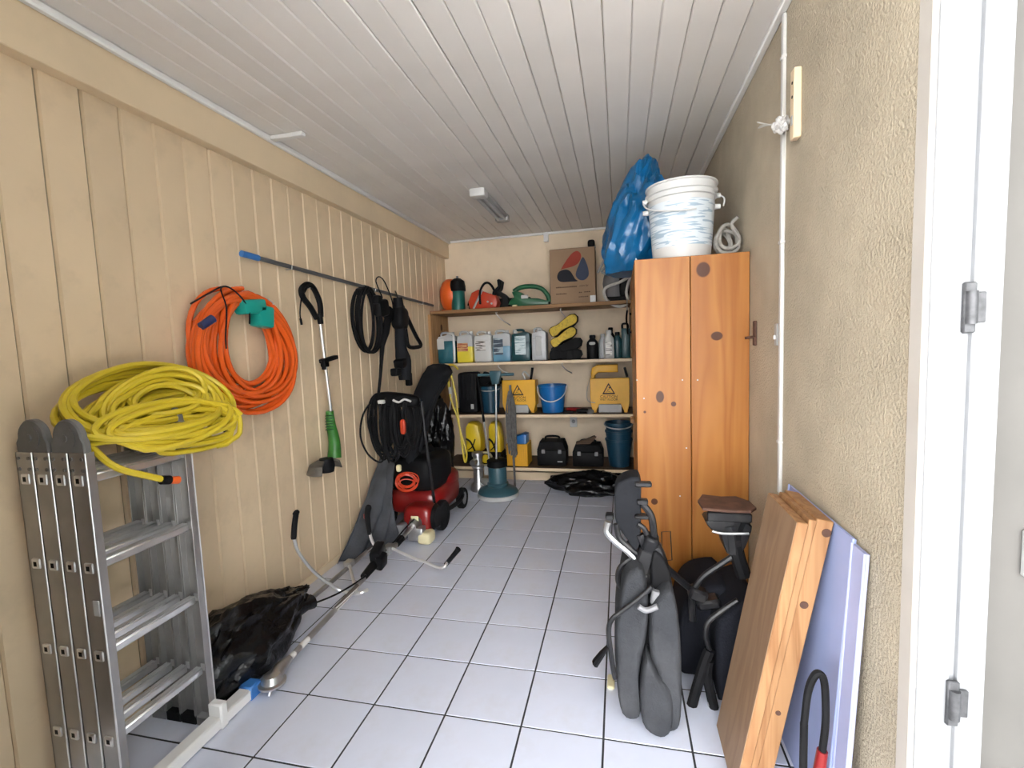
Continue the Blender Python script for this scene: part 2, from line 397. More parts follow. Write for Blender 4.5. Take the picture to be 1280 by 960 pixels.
# floor: bed of grout with every tile on it
fl = B().lo((XL - 0.02, YF, -0.08), (XR + 0.02, YB + 0.02, -0.0022)).obj('floor', 'grout', None, 0)
struct(fl, 'white ceramic tile floor with dark grout')
OX, OY, TP = -1.2817, 1.5795, 0.30
random.seed(4)
xs = [OX + TP * i for i in range(-2, 8)]; ys = [OY + TP * j for j in range(-3, 13)]
tile_cache = {}
for i in range(len(xs) - 1):
    for j in range(len(ys) - 1):
        x0, x1 = max(xs[i], XL), min(xs[i + 1], XR); y0, y1 = max(ys[j], YF), min(ys[j + 1], YB)
        if x1 - x0 < 0.02 or y1 - y0 < 0.02: continue
        w, d = round(x1 - x0 - 0.0075, 4), round(y1 - y0 - 0.0075, 4)
        if (w, d) not in tile_cache: tile_cache[(w, d)] = B().box((0, 0, 0), (w, d, 0.012), None, 0.0007).mesh('tile', 'tile', 30)
        o = bpy.data.objects.new('tile', tile_cache[(w, d)]); COL.objects.link(o); o.parent = fl
        o.location = ((x0 + x1) / 2, (y0 + y1) / 2, -0.006 + random.uniform(-0.0006, 0.0004))
# left wall: backing and vertical planks
wl = B().lo((XL - 0.12, YF, -0.08), (XL - 0.012, YB + 0.1, ZC + 0.12)).obj('wall_left', 'groove', None, 0); struct(wl, 'cream painted vertical plank wall')
pm = B().prism([(-0.0665, 0), (0.0665, 0), (0.0665, 0.006), (0.0615, 0.0135), (-0.0615, 0.0135), (-0.0665, 0.006)], 2.44).mesh('plank', 'cream_plank', 25)
# local x -> world Y, local y -> world Z, local z -> world X
PMX = Matrix(((0, 0, 1, 0), (1, 0, 0, 0), (0, 1, 0, 0), (0, 0, 0, 1)))
pm.transform(PMX)
random.seed(7)
for k in range(-3, 29):
    y0 = 1.249 + 0.135 * k; yc = y0 + 0.0675
    if yc - 0.0675 < YF - 0.07 or yc > YB: continue
    o = bpy.data.objects.new('plank', pm); COL.objects.link(o); o.parent = wl
    o.location = (XL - 0.0135 + random.uniform(-0.0015, 0.0015), yc, 0); o.scale.y = random.choice((1, 1, 1, 1, 0.972))
# deep beam along the top of the left wall
bm_ = B().lo((XL - 0.01, YF, 2.385), (XL + 0.055, YB, ZC + 0.02), 0.003).obj('trim_1', 'cream_paint', None, 30); struct(bm_, 'cream painted beam along the top of the plank wall')
# back wall
wb = B().lo((XL - 0.12, YB, -0.08), (XR + 0.15, YB + 0.12, ZC + 0.12)).obj('wall_back', 'back_wall', None, 0); struct(wb, 'plain cream wall behind the shelves')
# right wall
wr = B().lo((XR, 1.155, -0.08), (XR + 0.127, YB + 0.1, ZC + 0.12)).obj('wall_right', 'plaster', None, 0); struct(wr, 'rough beige plaster wall')
# ceiling
ce = B().lo((XL - 0.1, YF, ZC + 0.013), (XR + 0.15, YB + 0.1, ZC + 0.12)).obj('ceiling', 'groove', None, 0); struct(ce, 'white painted plank ceiling')
cm = B().prism([(-0.0512, 0), (0.0512, 0), (0.0512, -0.007), (0.0465, -0.0125), (-0.0465, -0.0125), (-0.0512, -0.007)], YB - YF).mesh('plank', 'ceiling_plank', 25)
x = 0.065 + 0.1035 * 5
while x > XL + 0.05:
    o = bpy.data.objects.new('plank', cm); COL.objects.link(o); o.parent = ce
    o.location = (x - 0.0517, YF, ZC + 0.0125 + random.uniform(-0.0012, 0.0012)); o.scale.x = random.choice((1, 1, 1, 0.975)); x -= 0.1035
# cornice strips
struct(B().lo((XL + 0.055, YF, ZC - 0.028), (XL + 0.083, YB, ZC), 0.006).obj('trim_2', 'white_paint'), 'white cornice strip beside the cream beam')
struct(B().lo((XR - 0.03, 1.155, ZC - 0.022), (XR, YB, ZC), 0.005).obj('trim_3', 'white_paint'), 'white cornice strip on the plaster wall')
struct(B().lo((XL + 0.083, YB - 0.025, ZC - 0.022), (XR - 0.03, YB, ZC), 0.005).obj('trim_4', 'white_paint'), 'white cornice strip on the back wall')
struct(B().lo((XL + 0.08, 2.25, ZC - 0.024), (-1.60, 2.285, ZC - 0.001), 0.004).obj('trim_5', 'white_paint'), 'short white batten across the ceiling planks')
struct(B().lo((XL, YF, 0), (XL + 0.014, YB, 0.05), 0.004).obj('baseboard_left', 'cream_paint'), 'low cream skirting along the plank wall')
# entrance on the right: grey stop, white rebated frame facing outwards with two hinges, outer wall
struct(B().lo((XR - 0.004, 1.112, -0.02), (XR + 0.008, 1.158, ZC + 0.1), 0.003).obj('trim_6', 'jamb_grey'), 'grey painted strip where the plaster wall ends')
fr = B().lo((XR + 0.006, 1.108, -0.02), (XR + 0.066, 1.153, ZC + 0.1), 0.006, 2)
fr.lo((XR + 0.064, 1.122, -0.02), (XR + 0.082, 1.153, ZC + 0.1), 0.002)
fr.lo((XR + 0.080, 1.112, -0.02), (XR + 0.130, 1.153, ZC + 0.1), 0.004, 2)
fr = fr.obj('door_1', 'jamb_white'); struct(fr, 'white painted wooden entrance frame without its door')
for z in (1.448, 0.622):
    h = B().lo((XR + 0.058, 1.100, z - 0.05), (XR + 0.080, 1.110, z + 0.05), 0.003)
    h.cyl((XR + 0.070, 1.100, z - 0.032), (XR + 0.070, 1.100, z + 0.032), 0.010, None, 12)
    h.lo((XR + 0.076, 1.104, z - 0.03), (XR + 0.098, 1.1125, z + 0.03), 0.002)
    h.obj('hinge', 'hinge_steel', fr)
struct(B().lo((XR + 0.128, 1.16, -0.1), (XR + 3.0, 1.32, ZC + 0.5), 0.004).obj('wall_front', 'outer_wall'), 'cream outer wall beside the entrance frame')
# unseen wooden leaf added to shade the near end of the plank wall
lf0, lf1 = Vector((XL - 0.02, 0.86, 0)), Vector((-0.74, 0.27, 0)); ld = (lf1 - lf0); la = math.atan2(ld.y, ld.x)
dl = B().box((lf0 + lf1) / 2 + Vector((-0.01, -0.03, 1.28)), (ld.length, 0.04, 2.5), (0, 0, la), 0.004).obj('added_leaf', 'added_leaf_wood'); struct(dl, 'unseen brown wooden leaf added to shade the near plank wall')
for k in range(5):
    c = lf0.lerp(lf1, (k + 0.5) / 5) + Vector((-0.01, -0.03, 1.28)) + Vector((-math.sin(la), math.cos(la), 0)) * 0.021
    B().box(c, (ld.length / 5 - 0.012, 0.012, 2.4), (0, 0, la), 0.004).obj('panel', 'added_leaf_wood', dl)
struct(B().lo((XL - 0.5, -1.3, ZC + 0.13), (XR + 2.6, 1.15, ZC + 0.20)).obj('added_roof', 'white_paint', None, 0), 'unseen flat roof added to block overhead sky at the open front')  # out of view, added to keep overhead sky off the near end
struct(B().lo((-9, -6.3, -0.1), (12, -6.0, 5.0)).obj('added_bounce_wall', 'white_paint', None, 0), 'unseen tall white wall added to bounce sunlight into the room')  # added reflector: its sunlit face throws light in to the back wall
struct(B().lo((5.8, -5.9, -0.1), (6.0, 1.1, 3.2)).obj('added_side_wall', 'added_ivy', None, 0), 'unseen dark green wall added to hold back side light')  # added blocker, cuts daylight coming from the right of the yard
# ------------------------------------------------------------------ ladder (folded, four sections)
lad = thing('folding_ladder', 'folded aluminium multi-section ladder standing against the plank wall', 'ladder', (-1.68, 1.21, 0))
LX0, LX1, LY0, LY1 = -1.822, -1.538, 1.04, 1.385
SW = (LX1 - LX0) / 4
RT = 1.138
RUNGZ = (0.225, 0.505, 0.785, 1.055)
PLUG = B().box((0, 0, 0), (0.034, 0.010, 0.034), None, 0.008, 2).mesh('rung_plug', 'alu_bright')
HOLE = B().box((0, 0, 0), (0.018, 0.006, 0.020), None, 0.004).mesh('plug_hole', 'black_plastic')
RIVET = B().cyl((0, -0.003, 0), (0, 0.003, 0), 0.0055, None, 8).mesh('rivet', 'hinge_grey')
def piece(name, me, loc, parent):
    o = bpy.data.objects.new(name, me); COL.objects.link(o); adopt(o, parent); o.location = loc; return o
for k in range(4):
    x0 = LX0 + SW * k + 0.002; x1 = LX0 + SW * (k + 1) - 0.002; xc = (x0 + x1) / 2
    for s, y in ((0, LY0), (1, LY1 - 0.026)):
        b = B()
        # channel profile rail: web outside, two flanges inwards
        yo = y if s == 0 else y + 0.022
        b.lo((x0, yo, 0.03), (x1, yo + 0.004, RT), 0.001)
        b.lo((x0, y, 0.03), (x0 + 0.005, y + 0.026, RT), 0.001); b.lo((x1 - 0.005, y, 0.03), (x1, y + 0.026, RT), 0.001)
        r = b.obj('rail', 'alu', lad)
        B().cyl((x1 + 0.0005, yo - 0.0005 if s == 0 else yo + 0.0045, 0.03), (x1 + 0.0005, yo - 0.0005 if s == 0 else yo + 0.0045, RT), 0.0028, None, 8).obj('edge_bead', 'alu_bright', r)
        for z in RUNGZ:
            yy = y - 0.003 if s == 0 else y + 0.023
            pg = piece('rung_plug', PLUG, (xc, yy + 0.003, z), r)
            yy = y - 0.0035 if s == 0 else y + 0.0285
            piece('plug_hole', HOLE, (xc, yy + 0.001, z), r)
        for z in (RT - 0.018, RT - 0.052):
            for dx in (-0.02, 0.02):
                piece('rivet', RIVET, (xc + dx, y if s == 0 else y + 0.026, z), r)
        B().lo((x0 - 0.001, y - 0.002, 0.0), (x1 + 0.001, y + 0.029, 0.04), 0.004).obj('rubber_foot', 'black_rubber' if k in (1, 2) else 'grey_plastic', lad)
    for z in RUNGZ:
        b = B().box((xc, (LY0 + LY1) / 2, z), (0.030, LY1 - LY0 - 0.04, 0.028), None, 0.005)
        for dx in (-0.009, 0, 0.009): b.box((xc + dx, (LY0 + LY1) / 2, z + 0.0145), (0.004, LY1 - LY0 - 0.045, 0.003))
        b.obj('rung', 'alu_bright', lad)
for s, y in ((0, LY0 + 0.002), (1, LY1 - 0.024)):
    for xc, w in ((LX0 + SW, 2 * SW - 0.012), (LX0 + 3 * SW, 2 * SW - 0.012)):
        out = [(-w / 2, -0.004), (w / 2, -0.004), (w / 2, 0.03)]
        out += [(0.056 * math.cos(a), 0.045 + 0.056 * math.sin(a)) for a in [PI * t / 12 for t in range(0, 13)]]
        out += [(-w / 2, 0.03)]
        h = B().prism(out, 0.022, Matrix.Translation((xc, y, RT)), 0.004).obj('hinge', 'hinge_grey', lad)
        b = B()
        for dy in (-0.004, 0.022): b.cyl((xc, y + dy, RT + 0.045), (xc, y + dy + 0.005, RT + 0.045), 0.040, 0.036, 20)
        b.cyl((xc, y - 0.008, RT + 0.045), (xc, y + 0.03, RT + 0.045), 0.012, None, 12)
        b.obj('hinge_disc', 'hinge_grey', h)
# stabiliser foot bar with blue end caps
sb = B().lo((-1.545, 0.93, 0.004), (-1.490, 1.52, 0.052), 0.006).obj('stabiliser_bar', 'white_paint', lad)
B().lo((-1.549, 1.50, 0.0), (-1.486, 1.56, 0.058), 0.006).obj('end_cap', 'blue_cap', sb)
B().lo((-1.549, 0.90, 0.0), (-1.486, 0.95, 0.058), 0.006).obj('end_cap', 'blue_cap', sb)
B().box((-1.516, 1.372, 0.05), (0.062, 0.034, 0.10), None, 0.006).obj('bracket', 'white_paint', lad)
B().box((LX1 - 0.022, LY0 - 0.002, 0.66), (0.024, 0.004, 0.05), None, 0.0015).obj('sticker', 'white_plastic', lad)

# ------------------------------------------------------------------ hose coils
def coil_pts(c, u, v, w, ru, rv, turns, seed, jr=0.10, jw=0.02, jc=0.03, per=18, start=0.0):
    """loose loops in the plane u, v (w = stack direction)"""
    rnd = random.Random(seed); c = Vector(c); u = Vector(u).normalized(); v = Vector(v).normalized(); w = Vector(w).normalized(); P = []
    par = []
    for t in range(turns + 2):
        k = 1 - rnd.random() * jr
        par.append((k * (1 + rnd.uniform(-.04, .04)), k * (1 + rnd.uniform(-.05, .05)), rnd.uniform(-jw, jw), rnd.uniform(-jc, jc), rnd.uniform(-jc, jc), rnd.uniform(-.25, .25)))
    for i in range(turns * per + 1):
        t = i / per; k = int(t); f = t - k; f = f * f * (3 - 2 * f)
        a, b = par[k], par[k + 1]; q = [x * (1 - f) + y * f for x, y in zip(a, b)]
        an = start + 2 * PI * t
        P.append(c + u * (ru * q[0] * math.cos(an) + q[3]) + v * (rv * q[1] * math.sin(an) + q[4]) + w * (q[2] + 0.012 * math.sin(2 * an + q[5] * 9)))
    return P
yh = thing('garden_hose', 'thick bundle of yellow garden hose heaped on top of the ladder', 'hose', (-1.68, 1.30, 1.14))
# heap leans from the ladder's front edge back against the wall
cu = Vector((0.05, 1, 0.04)); cw = Vector((0.62, 0, 0.78)); P = []
for (cx_, cy_, cz_, ru, rv, turns, tilt, sd_, jr) in ((-1.665, 1.365, 1.235, 0.290, 0.185, 8, 0.78, 11, .20), (-1.625, 1.35, 1.19, 0.275, 0.15, 8, 0.5, 5, .40), (-1.645, 1.375, 1.235, 0.25, 0.14, 9, 0.95, 23, .5), (-1.575, 1.36, 1.165, 0.28, 0.10, 8, 1.0, 31, .35), (-1.65, 1.39, 1.24, 0.17, 0.10, 8, 0.75, 42, .5), (-1.56, 1.36, 1.15, 0.25, 0.07, 5, 1.1, 55, .3)):
    P += coil_pts((cx_, cy_, cz_), cu + Vector((0, 0, random.Random(sd_).uniform(-.12, .16))), Vector((-math.cos(tilt), 0, math.sin(tilt))), cw, ru, rv, turns, sd_, jr, 0.045, 0.03)
P = [Vector((max(p.x, XL + 0.02), p.y, max(p.z, 1.06 if p.x > -1.535 else 1.155))) for p in P]
B().tube(spl(P, 2), 0.0105, 7).obj('hose_coil', 'yellow_hose', yh)
tail = spl([at(115, 560, X=-1.60), at(135, 578, X=-1.545), at(155, 588, X=-1.515), at(180, 594, X=-1.50), at(207, 600, X=-1.49)], 6)
B().tube(tail, 0.0105, 8).obj('hose_end', 'yellow_hose', yh)
a, b_ = at(203, 600, X=-1.49), at(230, 600, X=-1.49); d = (b_ - a).normalized()
cn = B().cyl(a - d * 0.004, a + d * 0.026, 0.015, 0.015, 12).obj('connector', 'black_plastic', yh)
B().cyl(a + d * 0.02, a + d * 0.058, 0.0125, 0.0135, 12).obj('connector_ring', 'orange', cn)
a = at(280, 538, X=-1.72)
B().cyl(a, a + Vector((0.0, 0.03, 0.008)), 0.010, 0.010, 12).obj('connector', 'black_plastic', yh)

oh = thing('garden_hose', 'coil of orange garden hose hanging on the plank wall from a teal hook', 'hose', (-1.80, 1.97, 1.09))
rnd = random.Random(8); P = []
par = []
for t in range(22):
    w = rnd.uniform(0.13, 0.31) if t % 3 else rnd.uniform(0.29, 0.325)
    par.append((w, rnd.uniform(1.655, 1.735), rnd.uniform(1.09, 1.15) + (0.32 - w) * 1.0, rnd.uniform(-1.838, -1.755), rnd.uniform(-0.02, 0.02), rnd.uniform(-.02, .06)))
for i in range(20 * 20 + 1):
    t = i / 20; k = int(t); f = t - k; f = f * f * (3 - 2 * f)
    q = [x * (1 - f) + y * f for x, y in zip(par[k], par[k + 1])]; an = PI / 2 + 2 * PI * t
    zc, rz = (q[1] + q[2]) / 2, (q[1] - q[2]) / 2
    s = math.sin(an)
    P.append(Vector((q[3], 1.975 + q[4] + q[5] * (-s) + q[0] * math.cos(an) * (1 - 0.10 * s), zc + rz * s)))
B().tube(spl(P, 2), 0.0115, 8).obj('hose_coil', 'orange_hose', oh)
hk = B().box((-1.765, 2.055, 1.60), (0.07, 0.105, 0.11), (-0.1, 0, 0), 0.014, 2)
hk.box((-1.765, 1.985, 1.645), (0.07, 0.15, 0.07), (0.12, 0, 0), 0.014, 2)
hk.box((-1.82, 2.0, 1.64), (0.10, 0.10, 0.03), None, 0.006)
hk.obj('hose_hook', 'teal', oh)
a = at(251, 408, X=-1.745); b_ = at(266, 398, X=-1.735)
B().cyl(a, b_, 0.017, 0.019, 12).obj('connector', 'navy', oh)
a = at(333, 376, X=-1.77); b_ = at(340, 381, X=-1.76)
B().cyl(a, b_, 0.014, 0.014, 12).obj('connector', 'light_grey', oh)
st = spl([at(238, 380, X=-1.79), at(262, 366, X=-1.74), at(282, 358, X=-1.74), at(300, 370, X=-1.735), at(311, 388, X=-1.735), at(312, 405, X=-1.74)], 6)
b = B().tube(st, 0.004, 6); b.tube(spl([at(282, 358, X=-1.74), at(276, 362, X=-1.72), at(283, 385, X=-1.735), at(282, 420, X=-1.735), at(283, 436, X=-1.735)], 6), 0.0035, 6)
b.obj('strap', 'black_rubber', oh)

# ------------------------------------------------------------------ string trimmer on the wall
tr = thing('grass_trimmer', 'green and black electric grass trimmer hanging on the plank wall', 'trimmer', (-1.83, 2.66, 0.62))
TX = -1.815
T = lambda x, y, dx=0: at(x, y, X=TX + dx)
hp = spl([T(396, 398), T(388, 384), T(379, 372), T(377, 362), T(382, 356), T(389, 357), T(395, 366), T(400, 380), T(401, 396)], 5)
b = B().tube(hp, 0.017, 8); b.tube([T(399, 392), T(401, 405)], [0.020, 0.017], 10); b.tube(spl([T(378, 364), T(383, 357), T(390, 358)], 5), 0.017, 8)
b.obj('handle', 'black_plastic', tr)
B().cyl(T(400, 402), T(414, 518), 0.0095, None, 12).obj('shaft', 'alu_bright', tr)
b = B().box(T(411, 449, 0.01), (0.035, 0.165, 0.026), (0.14, 0, 0), 0.006, 2); b.box(T(406, 454), (0.035, 0.05, 0.05), None, 0.008, 2); b.cyl(T(405, 450, 0.02), T(405, 462, 0.02), 0.014, None, 10)
b.obj('auxiliary_handle', 'black_plastic', tr)
mp_ = spl([T(412, 514), T(414, 532), T(418, 552), T(418, 572)], 5); n = len(mp_)
b = B().tube(mp_, [0.024 + 0.020 * (i / (n - 1)) ** 1.2 for i in range(n)], 14)
mh = b.obj('motor_housing', 'green', tr)
b = B()
for k in range(6): b.tube([T(407, 520 + 3.5 * k, 0.026), T(417, 519 + 3.5 * k, 0.026)], 0.003, 5)
b.obj('grip_rib', 'dark_green', mh)
c = T(408, 580, 0.06)
secs = []
for i in range(15):
    an = math.radians(65 + 230 * i / 14); ca, sa = math.cos(an), math.sin(an); k = 0.85 + 0.15 * math.sin(PI * i / 14)
    secs.append([c + Vector((ca * r * 0.8, sa * r, z)) for r, z in ((0.03, 0.030), (0.07 * k, 0.024), (0.115 * k, 0.004), (0.135 * k, -0.045), (0.128 * k, -0.048), (0.105 * k, -0.004), (0.06 * k, 0.014), (0.03, 0.02))])
b = B().loft(secs)
b.obj('guard', 'guard_brown', tr)
b = B().lathe([(0.0, -0.05), (0.042, -0.048), (0.05, -0.01), (0.04, 0.035), (0.0, 0.038)], 16, Matrix.Translation(c)); b.obj('spool', 'black_plastic', tr)
B().tube(spl([T(378, 366), T(376, 378), T(375, 392), T(376, 402)], 5), 0.004, 6).obj('power_lead', 'black_rubber', tr)
b = B().cyl(T(375.5, 398), T(377, 406), 0.007, None, 8); b.obj('plug', 'black_plastic', tr)
B().cyl((XL - 0.005, T(386, 360).y, T(386, 360).z), (XL + 0.07, T(386, 360).y, T(386, 360).z), 0.004, None, 8).obj('nail', 'steel', tr)

# ------------------------------------------------------------------ telescopic pole along the wall
pl = thing('extension_pole', 'long grey telescopic pole with blue tip fixed level along the plank wall', 'pole', (-1.85, 3.3, 1.85))
pa, pb = at(302, 317, X=-1.848), at(541, 382, X=-1.848)
pd = (pb - pa).normalized(); plen = (pb - pa).length
B().cyl(pa + pd * 0.02, pb, 0.0125, None, 12).obj('tube', 'pole_grey', pl)
B().cyl(pa, pa + pd * 0.11, 0.0165, 0.0165, 12).obj('tip', 'blue_cap', pl)
B().cyl(pa + pd * 1.15, pa + pd * 1.22, 0.0155, None, 12).obj('collar', 'black_plastic', pl)
for t in (0.35, 1.3, 2.2):
    q = pa + pd * t
    B().tube([Vector((XL - 0.004, q.y, q.z - 0.016)), Vector((-1.832, q.y, q.z - 0.0165)), Vector((-1.829, q.y, q.z + 0.004))], 0.003, 6).obj('hook', 'steel', pl)

# ------------------------------------------------------------------ pressure washer hose and gun, black blower
ph = thing('washer_hose', 'black pressure washer hose coiled and hung on the wall pole', 'hose', (-1.80, 3.1, 1.37))
rnd = random.Random(3); P = []
for i in range(7 * 20 + 1):
    t = i / 20; an = PI / 2 + 2 * PI * t; k = 0.62 + 0.38 * abs(math.sin(t * 1.9 + 0.4))
    P.append(Vector((-1.785 + 0.03 * math.sin(t * 2.6), 3.115 + 0.165 * k * math.cos(an), 1.86 - 0.26 * (1.02 - 0.12 * k) * (1 - math.sin(an)) * (0.78 + 0.22 * k))))
B().tube(spl(P, 2), 0.0095, 7).obj('hose_coil', 'black_rubber', ph)
B().tube(spl([at(478, 372, X=-1.77), at(470, 352, X=-1.79), at(474, 346, X=-1.81), at(481, 353, X=-1.8), at(490, 376, X=-1.76), at(492, 395, X=-1.75)], 6), 0.005, 6).obj('loop', 'black_rubber', ph)
b = B().box(at(453, 364, X=-1.79), (0.06, 0.10, 0.05), (0.2, 0, 0), 0.012, 2); b.obj('strap', 'black_plastic', ph)

wg = thing('spray_gun', 'black pressure washer gun with long thin lance hanging below the wall pole', 'spray gun', (-1.76, 3.3, 1.05))
G = lambda x, y, dx=0: at(x, y, X=-1.745 + dx)
out = []
b = B().box(G(477, 385), (0.07, 0.15, 0.13), (0.15, 0, 0), 0.025, 2); b.box(G(486, 392), (0.06, 0.10, 0.10), (-0.4, 0, 0), 0.02, 2); b.box(G(472, 375), (0.06, 0.08, 0.07), None, 0.02, 2)
b.obj('gun_body', 'black_plastic', wg)
B().tube([G(485, 398), G(482, 415), G(478, 432), G(475.5, 470), G(473, 494)], [0.028, 0.03, 0.017, 0.012, 0.011], 10).obj('lance', 'black_plastic', wg)
b = B().tube(spl([G(487, 385), G(495, 398), G(498, 384), G(493, 374)], 5), 0.008, 7); b.obj('trigger_guard', 'black_plastic', wg)

bl = thing('leaf_blower', 'black leaf blower with open triangular handle hanging nose down beside the lance', 'leaf blower', (-1.70, 3.6, 0.98))
Q = lambda x, y, dx=0: at(x, y, X=-1.70 + dx)
b = B().tube(spl([Q(497, 372), Q(499, 390), Q(501, 410)], 5), [0.035 + 0.002 * k for k in range(11)], 12); b.sell(Q(500, 398), (0.11, 0.15, 0.19), 0.6, 0.6, (-0.2, 0, 0))
bb = b.obj('motor_housing', 'black_plastic', bl)
b = B().tube(spl([Q(503, 383), Q(512, 403), Q(520, 420), Q(526, 431), Q(521, 434), Q(511, 433), Q(508, 420), Q(506, 405)], 5), 0.017, 8); b.obj('handle', 'black_plastic', bl)
pz = [Q(500, 405), Q(500, 425), Q(502, 440), Q(505, 455), Q(506, 475)]
B().tube(spl(pz, 4), [0.045, 0.042, 0.040, 0.04, 0.04, 0.042, 0.044, 0.046, 0.05, 0.055, 0.058, 0.06, 0.058, 0.056, 0.054, 0.05, 0.045], 12).obj('nozzle', 'dark_fabric', bl)
for q_, d_, r_ in ((Q(495, 465), (0.06, 0.09, 0.06), None), (Q(511, 474), (0.05, 0.05, 0.11), None), (Q(503, 452), (0.09, 0.15, 0.07), (0.3, 0, 0))): B().box(q_, d_, r_, 0.012, 2).obj('bracket', 'black_plastic', bl)
B().tube(spl([Q(497, 372, -0.03), Q(495, 366, -0.1), Q(494, 364, -0.15)], 4), 0.006, 6).obj('hanging_loop', 'black_rubber', bl)

# ------------------------------------------------------------------ lawn mower with its bag, cords and covers
mw = thing('lawn_mower', 'red lawn mower with black engine cover parked under the dark bag', 'lawn mower', (-1.58, 3.55, 0))
MC = Vector((-1.595, 3.56, 0))
b = B().sell(MC + Vector((0, 0.0, 0.21)), (0.46, 0.58, 0.22), 0.45, 0.45, None, 28, 12); b.sell(MC + Vector((0.05, 0.12, 0.29)), (0.34, 0.36, 0.18), 0.6, 0.6)
dk = b.obj('deck', 'red', mw)
B().sell(MC + Vector((-0.01, -0.04, 0.42)), (0.42, 0.46, 0.30), 0.4, 0.5, None, 24, 12).obj('engine_cover', 'black_plastic', mw)
B().lathe([(0.0, 0.07), (0.09, 0.065), (0.11, 0.03), (0.115, 0.0)], 20, Matrix.Translation(MC + Vector((-0.02, -0.02, 0.55)))).obj('starter_cap', 'black_rubber', mw)
b = B().tube(spl([MC + Vector((0.22, -0.24, 0.13)), MC + Vector((0.26, 0.05, 0.12)), MC + Vector((0.20, 0.28, 0.13)), MC + Vector((-0.05, 0.33, 0.13))], 6), 0.018, 8); b.obj('bumper', 'black_rubber', mw)
for sx in (-1, 1):
    for yy, r in ((-0.24, 0.115), (0.24, 0.09)):
        wc = MC + Vector((sx * 0.225, yy, r))
        Mw = Matrix.Translation(wc) @ Matrix.Rotation(PI / 2, 4, 'Y')
        w_ = B().lathe([(r * 0.6, -0.025), (r * 0.92, -0.028), (r, -0.018), (r, 0.018), (r * 0.92, 0.028), (r * 0.6, 0.025)], 24, Mw, False).obj('wheel', 'black_rubber', mw)
        B().lathe([(0.0, -0.02), (r * 0.62, -0.022), (r * 0.62, 0.022), (0.0, 0.02)], 20, Mw).obj('hub', 'black_plastic' if yy < 0 else 'grey_plastic', w_)
for sx in (-1, 1):
    B().tube(spl([MC + Vector((sx * 0.18, -0.26, 0.20)), MC + Vector((sx * 0.18, -0.33, 0.55)), MC + Vector((sx * 0.17, -0.38, 1.02))], 6), 0.012, 8).obj('handle_tube', 'black_metal', mw)
B().tube([MC + Vector((-0.17, -0.38, 1.02)), MC + Vector((0.17, -0.38, 1.02))], 0.014, 8).obj('handle_bar', 'black_rubber', mw)

cb = thing('power_cord', 'bunch of black power cord with white tie hanging over the mower handle', 'cord', (-1.6, 3.15, 0.6))
rnd = random.Random(5); b = B()
for s_, (x0, ztop, zlo, wd, n) in enumerate(((-1.74, 1.09, 0.58, 0.09, 12), (-1.66, 1.06, 0.55, 0.07, 12), (-1.58, 1.06, 0.60, 0.07, 12), (-1.50, 1.04, 0.66, 0.06, 10))):
    P = []
    for i in range(n * 16 + 1):
        t = i / 16; an = PI / 2 + 2 * PI * t; w = wd * (0.7 + 0.3 * math.sin(t * 2.3 + s_)); zl = zlo + 0.10 * abs(math.sin(t * 1.7 + s_))
        P.append(Vector((x0 + 0.9 * w * math.cos(an), 3.15 + 0.03 * math.sin(t * 2.9) + 0.035 * math.cos(an), (ztop + zl) / 2 + (ztop - zl) / 2 * math.sin(an))))
    b.tube(spl(P, 2), 0.007, 6)
b.tube(spl([Vector((-1.78, 3.12, 1.05)), Vector((-1.80, 3.0, 0.95)), Vector((-1.80, 2.95, 0.8)), Vector((-1.76, 2.98, 0.66)), Vector((-1.70, 3.05, 0.60)), Vector((-1.69, 3.1, 0.75))], 8), 0.007, 6)
b.obj('cord_loops', 'black_rubber', cb)
b = B().sell((-1.60, 3.16, 1.04), (0.34, 0.10, 0.10), 0.6, 0.6, (0, 0.12, 0)); b.obj('bundle_wrap', 'black_plastic', cb)
b = B().box(at(482, 501, X=-1.62) + Vector((0.0, -0.06, 0)), (0.045, 0.03, 0.025), None, 0.004); b.tube(spl([(-1.60, 3.08, 1.045), (-1.55, 3.07, 1.03), (-1.51, 3.08, 1.05), (-1.47, 3.10, 1.03)], 5), 0.008, 6); b.obj('tie', 'white_plastic', cb)
b = B().sell((-1.535, 3.08, 0.85), (0.04, 0.03, 0.11), 0.6, 0.6); b.obj('plug', 'engine_orange', cb)

oc = thing('cable_coil', 'small orange cord coiled on the front of the mower', 'cord', (-1.50, 3.06, 0.42))
P = coil_pts((-1.49, 3.02, 0.46), (1, 0.1, 0), (0, 0.3, 1), (0, 1, -0.3), 0.095, 0.065, 8, 9, 0.5, 0.02, 0.02)
B().tube(spl(P, 2), 0.0042, 6).obj('cord_loops', 'engine_orange', oc)
b = B().sell((-1.54, 2.99, 0.57), (0.035, 0.03, 0.05), 0.6, 0.6); b.obj('plug', 'cream_tank', oc)

# dark padded bag leaning over the mower
gb = thing('canvas_bag', 'long dark grey canvas bag slanting over the mower up to the shelves', 'bag', (-1.55, 3.75, 0.55))
def ring(c, w, h, tw, n=20, e=0.75, seed=0):
    c = Vector(c); out = []
    for i in range(n):
        a = 2 * PI * i / n
        k = 1 + 0.30 * noise.noise(Vector((math.cos(a) * 1.5 + seed * 0.4, math.sin(a) * 1.5, seed * 0.5))) + 0.10 * noise.noise(Vector((math.cos(a) * 4, math.sin(a) * 4, seed * 0.6)))
        x_ = math.copysign(abs(math.cos(a)) ** e, math.cos(a)) * w * k; z_ = math.copysign(abs(math.sin(a)) ** e, math.sin(a)) * h * k
        out.append(c + Vector((x_ * math.cos(tw), x_ * math.sin(tw), 0)) + Vector((0, 0.55, 0.85)) * 0 + Vector((-math.sin(tw) * z_, math.cos(tw) * z_, 0)))
    return out
